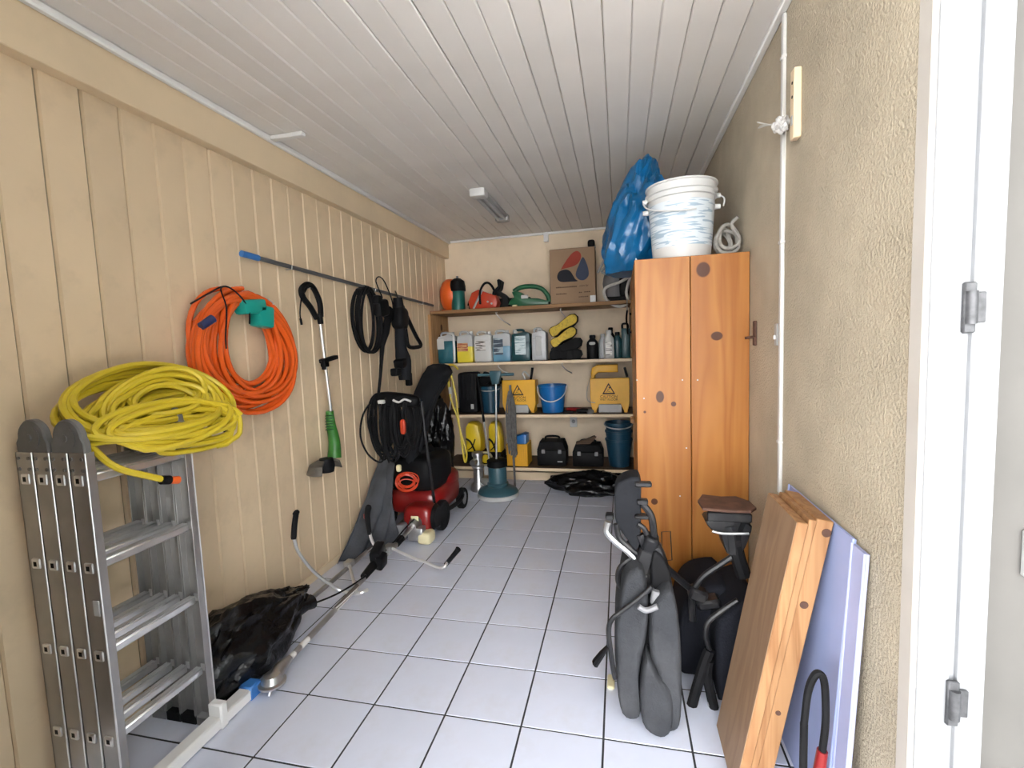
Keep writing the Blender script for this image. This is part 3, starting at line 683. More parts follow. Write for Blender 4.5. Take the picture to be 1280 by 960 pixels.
base_ = [((-1.615, 3.34, 0.52), .04, .04), ((-1.60, 3.36, 0.62), .09, .07), ((-1.585, 3.44, 0.80), .115, .085), ((-1.57, 3.60, 1.00), .135, .095), ((-1.56, 3.72, 1.09), .15, .10), ((-1.555, 3.84, 1.19), .155, .09), ((-1.57, 3.91, 1.25), .11, .06), ((-1.58, 3.93, 1.27), .05, .03)]
cs = []
for i in range(len(base_) - 1):
    for k in range(4):
        f = k / 4; A_, B_ = base_[i], base_[i + 1]
        cs.append((Vector(A_[0]).lerp(Vector(B_[0]), f), A_[1] * (1 - f) + B_[1] * f, A_[2] * (1 - f) + B_[2] * f))
b = B().loft([ring(c, w * 0.8, h, 0.25, 28, 0.9, i * 0.22) for i, (c, w, h) in enumerate(cs)]); b.obj('bag_body', 'dark_fabric', gb)
b = B().tube(spl([(-1.51, 3.30, 0.62), (-1.49, 3.38, 0.82), (-1.47, 3.56, 1.00), (-1.45, 3.70, 1.12)], 6), 0.03, 8, False, 0.4); b.obj('seam_flap', 'dark_fabric', gb)

# grey cloth cover hanging from the mower to the floor by the wall
tp = thing('cloth_cover', 'grey cloth cover draped from the mower handle to the floor by the wall', 'cloth', (-1.75, 2.95, 0))
def tarp(u, v):
    top = Vector((-1.80, 3.22, 0.60)).lerp(Vector((-1.60, 3.06, 0.58)), u)
    bot = Vector((-1.845, 2.62, 0.012)).lerp(Vector((-1.60, 3.02, 0.012)), u)
    p = top.lerp(bot, v)
    p.x += 0.05 * math.sin(v * PI) * (1 - abs(2 * u - 1) ** 2) + 0.018 * math.sin(u * 17 + v * 3) * (0.3 + v) + 0.012 * noise.noise(Vector((u * 5, v * 6, 1)))
    p.y += 0.02 * math.sin(u * 13 + 1) * v - 0.06 * math.sin(v * PI) * u
    p.x = max(p.x, XL + 0.012); p.z = max(p.z, 0.006)
    return p
to = B().grid(tarp, 40, 30).obj('cloth', 'canvas', tp, 80)
md = to.modifiers.new('thickness', 'SOLIDIFY'); md.thickness = 0.004

# black sack behind the mower
sk = B().blob((-1.66, 4.00, 0.44), (0.25, 0.26, 0.86), 0.28, 3.0, 4, 0.0, 5).obj('refuse_sack', 'bag_black')
tag(sk, 'shiny black refuse sack wedged upright behind the red mower', 'bag')

# ------------------------------------------------------------------ brush cutters on the floor
def tubes(name, pts, r, m, par, n=5, k=8): return B().tube(spl(pts, n), r, k).obj(name, m, par)
b1 = thing('brush_cutter', 'brush cutter with red engine lying on the tiles, its steel head uncovered', 'brush cutter', (-1.45, 2.3, 0), 'brush cutters on the floor')
e0 = Vector((-1.475, 3.02, 0.135)); h0 = Vector((-1.445, 1.615, 0.062)); sd = (h0 - e0).normalized()
SP = lambda t: e0.lerp(h0, t)
sh = B().cyl(e0, h0, 0.0135, None, 14).obj('shaft', 'alu', b1)
for t0, t1 in ((0.545, 0.70), (0.86, 0.90), (0.93, 0.95)): B().cyl(SP(t0), SP(t1), 0.0142, None, 14).obj('warning_sticker', 'print_grey', sh)
ec = Vector((-1.475, 3.15, 0.15))
eg = B().sell(ec + Vector((0, 0.02, 0.0)), (0.23, 0.19, 0.21), 0.5, 0.5).obj('engine_cover', 'red', b1)
B().cyl(ec + Vector((0.115, 0.02, 0.01)), ec + Vector((0.14, 0.02, 0.01)), 0.095, 0.075, 20).obj('recoil_starter', 'black_plastic', b1)
b = B().box(ec + Vector((0.02, -0.105, -0.07)), (0.12, 0.08, 0.10), None, 0.015, 2); b.cyl(ec + Vector((0, -0.06, -0.01)), ec + Vector((0, -0.14, -0.015)), 0.055, 0.03, 16); b.obj('clutch_housing', 'steel', b1)
B().sell(ec + Vector((0.085, -0.09, -0.10)), (0.11, 0.12, 0.09), 0.5, 0.5).obj('fuel_tank', 'cream_tank', b1)
B().box(ec + Vector((0.005, -0.098, 0.03)), (0.06, 0.006, 0.04), None, 0.002).obj('sticker', 'cream_tank', b1)
B().box(ec + Vector((-0.10, -0.09, -0.06)), (0.06, 0.09, 0.10), None, 0.015, 2).obj('air_filter', 'grey_plastic', b1)
cl = SP(0.265)
ck = B().box(cl + Vector((0, 0, 0.02)), (0.05, 0.07, 0.055), None, 0.008, 2); ck.cyl(SP(0.2), SP(0.23), 0.02, None, 10); ck.obj('clamp', 'steel', b1)
HY = cl.y
hb = lambda x, y, dy=0: at(x, y, Y=HY + dy)
tubes('handlebar', [cl + Vector((0, 0, 0.035)), hb(473, 686), hb(465, 676), hb(462, 664)], 0.0095, 'alu_bright', b1)
tubes('handlebar', [cl + Vector((0, 0, 0.035)), hb(515, 697), hb(530, 702), hb(546, 709), hb(555, 709), hb(559, 703, 0.03)], 0.0095, 'alu_bright', b1)
gp = B().tube(spl([hb(462, 668), hb(460, 655), hb(459, 643), hb(461, 632)], 4), [0.013, .014, .015, .016, .017, .018, .018, .018, .019, .019, .02, .02, .015], 10).obj('grip', 'black_rubber', b1)
B().box(hb(456, 645), (0.012, 0.02, 0.035), None, 0.004).obj('switch', 'red', gp)
B().tube([hb(557, 706, 0.03), hb(571, 689, 0.06), hb(573, 686, 0.06)], [0.014, 0.016, 0.019], 10).obj('grip', 'black_rubber', b1)
b = B().box(SP(0.36) + Vector((-0.005, 0, 0.06)), (0.07, 0.14, 0.09), (0.2, 0, 0.2), 0.02, 2); b.box(SP(0.385) + Vector((0.035, 0, 0.03)), (0.05, 0.08, 0.09), (0.2, 0.2, 0), 0.015, 2); b.cyl(SP(0.40) + Vector((0, 0, 0.02)), SP(0.49) + Vector((0, 0, 0.012)), 0.028, 0.022, 12)
b.obj('throttle_box', 'black_plastic', b1)
B().cyl(SP(0.13), SP(0.19), 0.024, 0.024, 12).obj('vibration_sleeve', 'black_rubber', b1)
tubes('throttle_cable', [ec + Vector((0, -0.09, 0.03)), SP(0.12) + Vector((0.01, 0, 0.05)), SP(0.2) + Vector((0, 0, 0.03)), SP(0.34) + Vector((0, 0, 0.03))], 0.005, 'black_rubber', b1)
b = B().tube([SP(0.955), SP(1.0), h0 + sd * 0.03 + Vector((0, 0, -0.012))], [0.017, 0.028, 0.03], 14)
b.lathe([(0.0, 0.03), (0.032, 0.026), (0.042, 0.0), (0.055, -0.004), (0.055, -0.012), (0.035, -0.016), (0.035, -0.024), (0.0, -0.026)], 20, Matrix.Translation(h0 + sd * 0.045 + Vector((0, 0, -0.012))))
b.cyl(h0 + sd * 0.05 + Vector((0.0, 0, -0.03)), h0 + sd * 0.075 + Vector((0.005, 0, -0.058)), 0.010, 0.007, 8)
b.obj('bevel_head', 'steel', b1)

b2 = thing('brush_cutter', 'second brush cutter by the wall, its head wrapped in a black bag', 'brush cutter', (-1.72, 2.5, 0), 'brush cutters on the floor')
s0, s1 = Vector((-1.60, 3.06, 0.09)), Vector((-1.735, 2.22, 0.085))
s0 = at(508, 648, Z=0.07); s1 = at(393, 745, Z=0.06)
s2 = s0 + (s1 - s0) * 1.25
sh2 = B().cyl(s0, s2, 0.0135, None, 14).obj('shaft', 'alu', b2)
B().cyl(s0.lerp(s1, 0.33), s0.lerp(s1, 0.52), 0.0142, None, 14).obj('warning_sticker', 'print_grey', sh2)
q = at(446, 742, Z=0.085)
hx = lambda x, y, X: at(x, y, X=X)
j = s0.lerp(s1, 0.70) + Vector((0, 0, 0.02))
tubes('handlebar', [q + Vector((0.05, 0.03, 0.01)), q, hx(428, 739, -1.62), hx(405, 725, -1.68), hx(388, 710, -1.72), hx(373, 690, -1.74), hx(367, 672, -1.745)], 0.0095, 'alu_bright', b2)
B().box(j, (0.05, 0.06, 0.04), None, 0.008, 2).obj('clamp', 'steel', b2)
tubes('handlebar_stay', [j, q.lerp(j, 0.5), q], 0.009, 'alu_bright', b2, 4)
B().tube(spl([hx(367, 674, -1.745), hx(368, 658, -1.745), hx(370, 643, -1.745), hx(370, 641, -1.745)], 4), [0.013] + [0.0155] * 8 + [0.017, 0.019, 0.019, 0.018], 10).obj('grip', 'black_rubber', b2)
tubes('throttle_cable', [at(385, 757, Z=0.10), at(420, 743, Z=0.10), at(450, 725, Z=0.11), at(466, 712, Z=0.13)], 0.005, 'black_rubber', b2)
def bagshape(p):
    t = max(0.0, min(1.0, (0.95 - p.y) / 1.3)); k = 0.34 + 0.66 * t ** 0.8; an = math.atan2(p.z, p.x)
    k *= 1 + 0.07 * math.sin(an * 11 + 2 * noise.noise(p * 2)) * (1 - 0.6 * t) + 0.05 * (0.3 - abs(noise.noise(p * 4.0)))
    return Vector((p.x * k, p.y, p.z * k))
nk = at(382, 757, Z=0.10)
b = B().blob((-1.69, 1.74, 0.12), (0.36, 0.74, 0.34), 0.22, 3.2, 12, 0.0, 5, bagshape, None, lambda p: Vector((max(p.x, XL + 0.016), max(p.y, 1.40), p.z)))
b.obj('plastic_bag', 'bag_black', b2)
B().tube([Vector((-1.70, 2.0, 0.12)), nk + Vector((0.0, -0.05, 0)), nk, nk + Vector((0.005, 0.04, 0.0))], [0.055, 0.045, 0.028, 0.04], 12).obj('bag_neck', 'bag_black', b2)
# ------------------------------------------------------------------ shelf unit across the back
SY, Z1, Z2, Z3, Z4 = 4.47, 1.780, 1.245, 0.722, 0.187
for lv, (z, lab) in enumerate(((Z1, 'bare wooden top shelf on the back wall'), (Z2, 'cream-edged second shelf carrying the fluid cans'), (Z3, 'cream-edged third shelf carrying the yellow wringers'), (Z4, 'cream-edged lowest shelf carrying the tool cases'))):
    su = thing('wall_shelf', lab, 'shelf', (-0.64, 4.75, z - 0.03), 'shelves across the back wall')
    if lv == 0: B().lo((XL + 0.016, SY, Z1 - 0.034), (XR - 0.004, YB - 0.004, Z1), 0.003).obj('board', 'trim_wood', su)
    else:
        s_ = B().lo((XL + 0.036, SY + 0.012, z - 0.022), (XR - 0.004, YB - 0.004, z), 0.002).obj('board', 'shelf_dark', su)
        B().lo((XL + 0.036, SY, z - 0.028), (XR - 0.004, SY + 0.012, z + 0.001), 0.002).obj('edge_strip', 'cream_paint', s_)
    if lv < 2:
        for x in (-1.20, -0.55):
            B().tube(spl([(x, 4.62, z - 0.036), (x - 0.005, 4.60, z - 0.05), (x + 0.02, 4.72, z - 0.106), (x + 0.05, 4.98, z - 0.156)], 4), 0.005, 6).obj('bracket', 'white_paint', su)
o = B().lo((XL + 0.002, SY - 0.03, 0), (XL + 0.034, 4.93, Z1 - 0.036), 0.002).obj('shelf_upright', 'shelf_side'); tag(o, 'knotty wooden upright against the plank wall carrying the shelves', 'shelf upright')
o = B().lo((0.10, SY + 0.02, Z2 + 0.002), (0.13, 4.93, Z1 - 0.036), 0.002).obj('shelf_upright', 'trim_wood'); tag(o, 'short wooden upright between the top and second shelf', 'shelf upright')
o = B().lo((XL + 0.036, 4.69, 0), (XR - 0.004, 4.715, 0.085), 0.002).obj('kick_board', 'cream_paint'); tag(o, 'cream kick board on the floor under the lowest shelf', 'kick board')

def front(y): return lambda px, py: at(px, py, Y=y)
# ---- top tier
oc_ = thing('machine_casing', 'orange rounded machine casing at the plank wall end of the top shelf', 'casing', (-1.78, 4.66, Z1))
b = B().lathe([(0.0, 0.09), (0.07, 0.085), (0.13, 0.06), (0.165, 0.02), (0.17, -0.02), (0.165, -0.06), (0.0, -0.06)], 28, Matrix.Translation((-1.735, 4.70, Z1 + 0.17)) @ Matrix.Rotation(-1.1, 4, 'Z') @ Matrix.Rotation(PI / 2, 4, 'X') )
b.obj('shell', 'orange', oc_)
B().lo((-1.80, 4.63, Z1), (-1.68, 4.77, Z1 + 0.02), 0.004).obj('base', 'orange', oc_)
cn_ = thing('canister', 'dark green canister with black domed lid beside the orange casing', 'canister', (-1.60, 4.62, Z1))
cx_ = -1.605
B().lathe([(0.066, 0), (0.070, 0.004), (0.070, 0.20), (0.066, 0.21)], 24, Matrix.Translation((cx_, 4.62, Z1))).obj('body', 'canister', cn_)
B().lathe([(0.078, 0.195), (0.082, 0.20), (0.082, 0.25), (0.07, 0.30), (0.035, 0.325), (0.0, 0.33)], 24, Matrix.Translation((cx_, 4.62, Z1))).obj('lid', 'black_plastic', cn_)
B().cyl((cx_, 4.62, Z1 + 0.32), (cx_, 4.62, Z1 + 0.35), 0.012, None, 10).obj('knob', 'grey_plastic', cn_)

cs_ = thing('chainsaw', 'orange chainsaw with black handles on the top shelf', 'chainsaw', (-1.30, 4.66, Z1))
F = front(4.62)
def out_px(fn, pts, base): return [(fn(x, y).x - base.x, fn(x, y).z - base.z) for x, y in pts]
O = Vector((-1.30, 4.58, Z1))
body = [(-0.17, 0.0), (0.10, 0.0), (0.12, 0.06), (0.10, 0.13), (0.02, 0.16), (-0.08, 0.20), (-0.15, 0.17), (-0.19, 0.08)]
B().prism(body, 0.15, Matrix.Translation(O), 0.018, 2).obj('engine_cover', 'engine_orange', cs_)
b = B().prism([(-0.215, 0.05), (-0.205, 0.09), (-0.17, 0.12), (-0.14, 0.05), (-0.165, 0.04), (-0.175, 0.0), (-0.20, 0.0), (-0.20, 0.045)], 0.05, Matrix.Translation(O + Vector((0, 0.05, 0))), 0.008); b.obj('rear_handle', 'black_plastic', cs_)
b = B().tube(spl([O + Vector((-0.06, 0.0, 0.05)), O + Vector((-0.05, -0.02, 0.17)), O + Vector((-0.02, 0.04, 0.255)), O + Vector((0.02, 0.10, 0.26)), O + Vector((0.05, 0.17, 0.18)), O + Vector((0.03, 0.16, 0.05))], 6), 0.012, 8); b.obj('front_handle', 'black_plastic', cs_)
b = B().prism([(0.06, 0.12), (0.10, 0.13), (0.15, 0.20), (0.165, 0.27), (0.14, 0.29), (0.12, 0.28), (0.125, 0.22), (0.07, 0.17)], 0.13, Matrix.Translation(O + Vector((0, 0.01, 0))), 0.006); b.obj('hand_guard', 'black_plastic', cs_)
b = B().tube([O + Vector((-0.13, -0.008, 0.01)), O + Vector((-0.03, -0.008, 0.19))], 0.011, 8); b.obj('trim_strip', 'light_grey', cs_)
b = B().box(O + Vector((0.26, 0.165, 0.06)), (0.34, 0.03, 0.10), None, 0.01); b.obj('bar_cover', 'black_plastic', cs_)
for dx, dz in ((0.02, 0.07), (0.06, 0.05)): B().cyl(O + Vector((dx, -0.008, dz)), O + Vector((dx, 0.01, dz)), 0.010, None, 8).obj('bolt', 'steel', cs_)

ht = thing('hedge_trimmer', 'green hand-held hedge trimmer with loop handle beside the chainsaw', 'hedge trimmer', (-0.88, 4.64, Z1))
O = Vector((-0.87, 4.57, Z1))
gb_ = [(-0.20, 0.03), (-0.05, 0.0), (0.20, 0.0), (0.21, 0.04), (0.10, 0.075), (-0.03, 0.085), (-0.06, 0.14), (-0.12, 0.16), (-0.16, 0.15), (-0.14, 0.10), (-0.18, 0.07)]
B().prism(gb_, 0.13, Matrix.Translation(O), 0.015, 2).obj('motor_housing', 'dark_green', ht)
b = B().tube(spl([O + Vector((-0.15, 0.06, 0.16)), O + Vector((-0.08, 0.06, 0.195)), O + Vector((0.03, 0.06, 0.20)), O + Vector((0.13, 0.06, 0.17)), O + Vector((0.19, 0.06, 0.10)), O + Vector((0.205, 0.06, 0.03))], 6), 0.023, 10); b.obj('handle', 'dark_green', ht)
b = B().prism([(-0.34, 0.17), (-0.31, 0.185), (-0.24, 0.14), (-0.20, 0.10), (-0.19, 0.0), (-0.27, 0.0), (-0.27, 0.10)], 0.10, Matrix.Translation(O + Vector((0, 0.02, 0))), 0.008); b.obj('hand_guard', 'black_plastic', ht)
B().box(O + Vector((-0.03, -0.002, 0.095)), (0.07, 0.006, 0.035), None, 0.002).obj('sticker', 'light_grey', ht)
B().box(O + Vector((-0.13, -0.004, 0.012)), (0.05, 0.02, 0.022), None, 0.004).obj('switch', 'cream_tank', ht)

bx = thing('cardboard_box', 'tall brown cardboard box with red, navy and grey swirl emblem', 'box', (-0.44, 4.7, Z1))
p0, p1 = F(688, 379), F(744, 379)
bx0, bx1, by0, by1, bz1 = -0.650, -0.215, 4.615, 4.88, Z1 + 0.535
B().lo((bx0, by0, Z1), (bx1, by1, bz1), 0.004).obj('carton', 'cardboard', bx)
bw, bh = bx1 - bx0, bz1 - Z1
fp = lambda u, v: (bx0 + bw * u, Z1 + bh * v)   # face coordinates
def patch(pts, name, m, n=6):
    P = spl([(p[0], 0, p[1]) for p in [fp(*q) for q in pts]], n, True)
    return B().prism([(p.x, p.z) for p in P], 0.0015, Matrix.Translation((0, by0 - 0.0016, 0))).obj(name, m, bx)
X_ = lambda x: (x - 30) / 650.0
Y_ = lambda y: (885 - y) / 825.0
e = lambda L_: [(X_(a), Y_(b)) for a, b in L_]
patch(e([(190, 362), (200, 350), (240, 285), (310, 190), (370, 130), (430, 108), (475, 140), (488, 185), (470, 250), (420, 305), (340, 335), (250, 350)]), 'emblem_swirl', 'logo_red', 4)
patch(e([(510, 205), (560, 290), (588, 400), (585, 480), (540, 530), (490, 540), (440, 520), (405, 465), (415, 400), (450, 320)]), 'emblem_swirl', 'logo_blue', 4)
patch(e([(430, 548), (330, 550), (210, 548), (155, 520), (135, 465), (160, 400), (215, 372), (280, 370), (330, 400), (365, 460), (395, 515)]), 'emblem_swirl', 'logo_dark', 4)
u0, v0 = X_(515), Y_(618); q = fp(u0, v0)
text('.com.br', 0.030, facing_front((q[0], by0 - 0.001, q[1])), 'ink_brown', 'lettering', bx)
for (ua, ub, va, h_) in ((115, 420, 624, 20), (115, 270, 722, 18), (445, 490, 716, 16), (520, 610, 712, 16), (440, 580, 780, 14)):
    a = fp(X_(ua), Y_(va)); c_ = fp(X_(ub), Y_(va)); hh = bh * h_ / 825
    n_ = max(2, int((ub - ua) / 24)); rnd = random.Random(ua + va); m_ = B()
    for k in range(n_):
        x0 = a[0] + (c_[0] - a[0]) * k / n_; x1 = a[0] + (c_[0] - a[0]) * (k + 0.8) / n_
        m_.lo((x0, by0 - 0.0016, a[1] - hh * 0.5), (x1, by0 + 0.0005, a[1] + hh * rnd.uniform(0.2, 0.5)))
    o = m_.obj('printed_line', 'ink_brown', bx, 0); o['kind'] = 'stuff'
a = fp(X_(602), Y_(868)); c_ = fp(X_(682), Y_(770))
B().lo((a[0], by0 - 0.002, a[1]), (c_[0], by0 + 0.001, c_[1])).obj('sticker', 'white_plastic', bx)
sp = thing('handlamp', 'small black lamp head resting on the cardboard box', 'lamp', (-0.25, 4.72, bz1))
B().sell((-0.25, 4.72, bz1 + 0.045), (0.07, 0.08, 0.075), 0.6, 0.6).obj('head', 'black_plastic', sp)
B().cyl((-0.225, 4.72, bz1), (-0.225, 4.72, bz1 + 0.03), 0.018, 0.014, 10).obj('foot', 'grey_plastic', sp)

vc = thing('vacuum_cleaner', 'grey upright vacuum cleaner with a looped white hose on the top shelf', 'vacuum', (-0.02, 4.68, Z1))
b = B().tube(spl([(-0.03, 4.70, Z1 + 0.04), (-0.05, 4.70, Z1 + 0.18), (-0.01, 4.70, Z1 + 0.32), (0.02, 4.72, Z1 + 0.44)], 4), [.08, .085, .09, .095, .10, .10, .10, .095, .09, .085, .08, .075, .065], 16); b.obj('tank', 'grey_plastic', vc)
b = B().sell((0.055, 4.70, Z1 + 0.22), (0.10, 0.22, 0.42), 0.5, 0.5); b.obj('motor_housing', 'black_plastic', vc)
B().lo((-0.12, 4.60, Z1), (0.09, 4.82, Z1 + 0.05), 0.01, 2).obj('base', 'black_plastic', vc)
Fv = front(4.53)
b = B().tube(spl([Fv(793, 336), Fv(780, 341), Fv(765, 337), Fv(770, 344), Fv(790, 342), Fv(776, 352), Fv(757, 360), Fv(756, 370), Fv(763, 379), Fv(775, 383), Fv(785, 378), Fv(783, 365), Fv(787, 350), Fv(794, 344)], 6), 0.014, 8); b.obj('hose', 'cable_white', vc)
for (x0, y0, x1, y1) in ((747, 341, 759, 318), (751, 340, 766, 323)):
    B().tube([Fv(x0, y0), Fv(x1, y1)], 0.020, 8, False, 0.6).obj('nozzle', 'light_grey', vc)
B().tube([Fv(752, 340), Fv(762, 345), Fv(766, 342)], 0.012, 6).obj('nozzle_holder', 'light_grey', vc)

# ---- second tier: jerrycans
def jerry(x0, x1, h, mb, mtop, mlab, label, fill=0.6, cap='white_plastic', lab=(0.12, 0.62, 0.15, 0.72), y0=4.555, d=0.14, cap_u=0.8):
    t = thing('jerrycan', label, 'jerrycan', ((x0 + x1) / 2, y0 + d / 2, Z2), 'cleaning fluid cans on the second shelf')
    w = x1 - x0; c = Vector(((x0 + x1) / 2, y0 + d / 2, Z2))
    B().box(c + Vector((0, 0, h * fill / 2)), (w, d, h * fill), None, 0.014, 2).obj('body', mb, t)
    sh_ = [(-w / 2, 0), (w / 2, 0), (w / 2, h * (0.86 - fill)), (w * 0.28, h * (0.93 - fill)), (-w / 2 + 0.01, h * (0.86 - fill))]
    B().prism(sh_, d, Matrix.Translation((c.x, y0, Z2 + h * fill - 0.006)), 0.010, 2).obj('shoulder', mtop, t)
    z = Z2 + h * 0.84
    B().tube(spl([(c.x - w * 0.36, c.y, z), (c.x - w * 0.36, c.y, z + h * 0.10), (c.x - w * 0.2, c.y, z + h * 0.13), (c.x + w * 0.08, c.y, z + h * 0.12), (c.x + w * 0.14, c.y, z + h * 0.05)], 5), 0.012, 8).obj('handle', mtop, t)
    cx = x0 + w * cap_u
    B().cyl((cx, c.y, z + h * 0.03), (cx, c.y, z + h * 0.14), 0.024, 0.022, 14).obj('cap', cap, t)
    if mlab:
        l = lab
        B().lo((x0 + w * l[0], y0 - 0.002, Z2 + h * l[2]), (x0 + w * l[1], y0 + 0.004, Z2 + h * l[3]), 0.001).obj('label', mlab, t)
    return t
j1 = jerry(-1.832, -1.655, 0.325, 'teal_liquid', 'clear_plastic', 'white_plastic', 'jerrycan of dark teal fluid with a white side handle at the shelf end', 0.72, lab=(-0.01, 0.42, 0.45, 0.78))
B().tube(spl([(-1.72, 4.56, Z2 + 0.30), (-1.665, 4.55, Z2 + 0.30), (-1.650, 4.55, Z2 + 0.26), (-1.650, 4.55, Z2 + 0.04), (-1.66, 4.555, Z2 + 0.015)], 5), 0.013, 8).obj('side_handle', 'white_plastic', j1)
jerry(-1.625, -1.455, 0.325, 'yellow_liquid', 'clear_plastic', 'print_red', 'jerrycan of bright yellow fluid with a reddish label', 0.52, lab=(0.05, 0.72, 0.36, 0.62))
jerry(-1.440, -1.258, 0.315, 'white_plastic', 'white_plastic', 'print_grey', 'white jerrycan with a grey and black printed label', 0.7, lab=(0.1, 0.68, 0.38, 0.70))
jerry(-1.245, -1.062, 0.320, 'blue_liquid', 'clear_plastic', 'print_blue', 'jerrycan of light blue fluid with a dark label', 0.5, lab=(0.06, 0.60, 0.22, 0.74), cap_u=0.75)
jerry(-1.050, -0.862, 0.320, 'can_green', 'can_green', 'print_white', 'dark green jerrycan with a large pale label', 0.6, lab=(0.20, 0.78, 0.20, 0.78), cap_u=0.15)
j6 = jerry(-0.845, -0.700, 0.325, 'clear_plastic', 'clear_plastic', None, 'plain translucent grey jerrycan beside the boots', 0.7, cap_u=0.45)
B().lo((-0.805, 4.551, Z2 + 0.05), (-0.745, 4.558, Z2 + 0.24), 0.002).obj('front_rib', 'light_grey', j6)

# boots with soles to the front
def boot(px, py, ang, ln, msole, label, y0, up, grp, n_treads=7):
    c = at(px, py, Y=y0); t = thing('work_boot', label, 'boot', (c.x, y0 + 0.1, Z2), grp)
    R_ = Matrix.Translation(c) @ Matrix.Rotation(-ang, 4, 'Y')
    o = [(-.5, -.10), (-.46, -.17), (-.34, -.19), (-.22, -.155), (-.08, -.14), (.10, -.18), (.28, -.21), (.42, -.17), (.5, -.03), (.47, .11), (.34, .18), (.15, .175), (-.05, .135), (-.22, .14), (-.36, .18), (-.47, .14), (-.5, .05)]
    o = [(a * ln, b_ * ln * 0.82) for a, b_ in o]
    so = B().prism([(p.x, p.z) for p in spl([(a, 0, b_) for a, b_ in o], 3, True)], 0.022, R_, 0.004).obj('sole', msole, t)
    for k in range(n_treads):
        u = -0.40 + 0.80 * k / (n_treads - 1)
        if abs(u + 0.14) < 0.05: continue
        B().add([R_ @ Vector((u * ln + sx * 0.010, yy, sz * ln * 0.12)) for yy in (-0.006, 0.004) for sx, sz in ((-1, -1), (1, -1), (1, 1), (-1, 1))], [(0, 1, 2, 3), (7, 6, 5, 4), (0, 4, 5, 1), (1, 5, 6, 2), (2, 6, 7, 3), (3, 7, 4, 0)]).obj('tread', msole, so)
    secs = []
    for k in range(9):
        f = k / 8; y = 0.02 + 0.34 * f; g = max(0.0, (f - 0.25) / 0.75); g = g * g * (3 - 2 * g); tw = 1 - 0.52 * g; cx = -0.20 * ln * g
        secs.append([R_ @ Vector((cx + p[0] * tw * 1.06, y, p[1] * (1 - 0.05 * g) * 1.12)) for p in o])
    B().loft(secs).obj('upper', 'black_rubber', t)
    return t
boot(704, 406, 0.55, 0.30, 'sole_yellow', 'black boot with yellow sole on top of the boot pile', 4.57, 0, 'boots on the second shelf')
boot(704, 421, 0.55, 0.27, 'sole_yellow', 'black boot with yellow sole, second in the boot pile', 4.545, 0, 'boots on the second shelf')
boot(708, 433, 0.35, 0.30, 'black_rubber', 'all black boot lying under the yellow-soled boots', 4.56, 0, 'boots on the second shelf', 5)
boot(707, 443, 0.0, 0.30, 'black_rubber', 'all black boot lying flat on the second shelf board', 4.55, 0, 'boots on the second shelf', 5)

# bottles
def bottle(x, h, r, mb, mc, label, y=4.60, mlab=None, flat=0.65):
    t = thing('oil_bottle', label, 'bottle', (x, y, Z2), 'small bottles on the second shelf')
    Mx = Matrix.Translation((x, y, Z2)) @ Matrix.Diagonal((1, flat, 1, 1))
    B().lathe([(r * 0.94, 0), (r, 0.008), (r, h * 0.62), (r * 0.9, h * 0.72), (r * 0.45, h * 0.84), (r * 0.42, h * 0.88)], 20, Mx).obj('body', mb, t)
    B().lathe([(r * 0.5, h * 0.86), (r * 0.52, h * 0.98), (r * 0.4, h)], 16, Mx).obj('cap', mc, t)
    if mlab:
        B().lo((x - r * 0.6, y - r * flat - 0.004, Z2 + h * 0.12), (x + r * 0.6, y - r * flat + 0.01, Z2 + h * 0.58), 0.002).obj('label', mlab, t)
    return t
bt = bottle(-0.255, 0.23, 0.056, 'black_plastic', 'black_plastic', 'stout black bottle with a pale badge', 4.60)
B().sell((-0.255, 4.553, Z2 + 0.15), (0.06, 0.02, 0.03), 0.7, 0.7).obj('badge', 'light_grey', bt)
bottle(-0.10, 0.27, 0.05, 'white_plastic', 'white_plastic', 'white bottle with a black and white printed label', 4.58, 'print_grey')
bottle(-0.16, 0.24, 0.042, 'clear_plastic', 'light_grey', 'grey see-through bottle behind the white bottle', 4.70)
bottle(-0.02, 0.25, 0.045, 'can_green', 'black_plastic', 'dark teal bottle next to the white bottle', 4.64)
bottle(-0.085, 0.30, 0.045, 'black_plastic', 'black_plastic', 'tall black bottle standing behind the white bottle', 4.78)
dk_ = thing('drum_container', 'dark green square container at the right end of the second shelf', 'container', (0.06, 4.6, Z2))
B().box((0.058, 4.62, Z2 + 0.14), (0.078, 0.16, 0.28), None, 0.012, 2).obj('body', 'can_green', dk_)
B().tube(spl([(0.03, 4.62, Z2 + 0.27), (0.03, 4.62, Z2 + 0.32), (0.075, 4.62, Z2 + 0.32), (0.08, 4.62, Z2 + 0.27)], 4), 0.010, 8).obj('handle', 'black_plastic', dk_)
sc_ = thing('strap_harness', 'black strap harness hanging from the top shelf end', 'harness', (0.06, 4.5, 1.45))
Fs = front(4.46)
b = B().tube(spl([Fs(784, 388), Fs(783, 398), Fs(784, 410), Fs(785, 418)], 4), 0.022, 6, False, 0.4); b.obj('strap', 'black_rubber', sc_)
B().tube(spl([Fs(784, 390), Vector((Fs(784, 388).x, 4.462, Z1 - 0.02)), Vector((Fs(784, 388).x, 4.466, Z1 + 0.004)), Vector((Fs(784, 388).x, 4.50, Z1 + 0.006))], 4), 0.006, 6).obj('hook', 'steel', sc_)
b = B().tube(spl([Fs(787, 392), Fs(791, 394), Fs(793, 402), Fs(791, 412), Fs(788, 416)], 4), 0.010, 6); b.obj('webbing_loop', 'black_rubber', sc_)

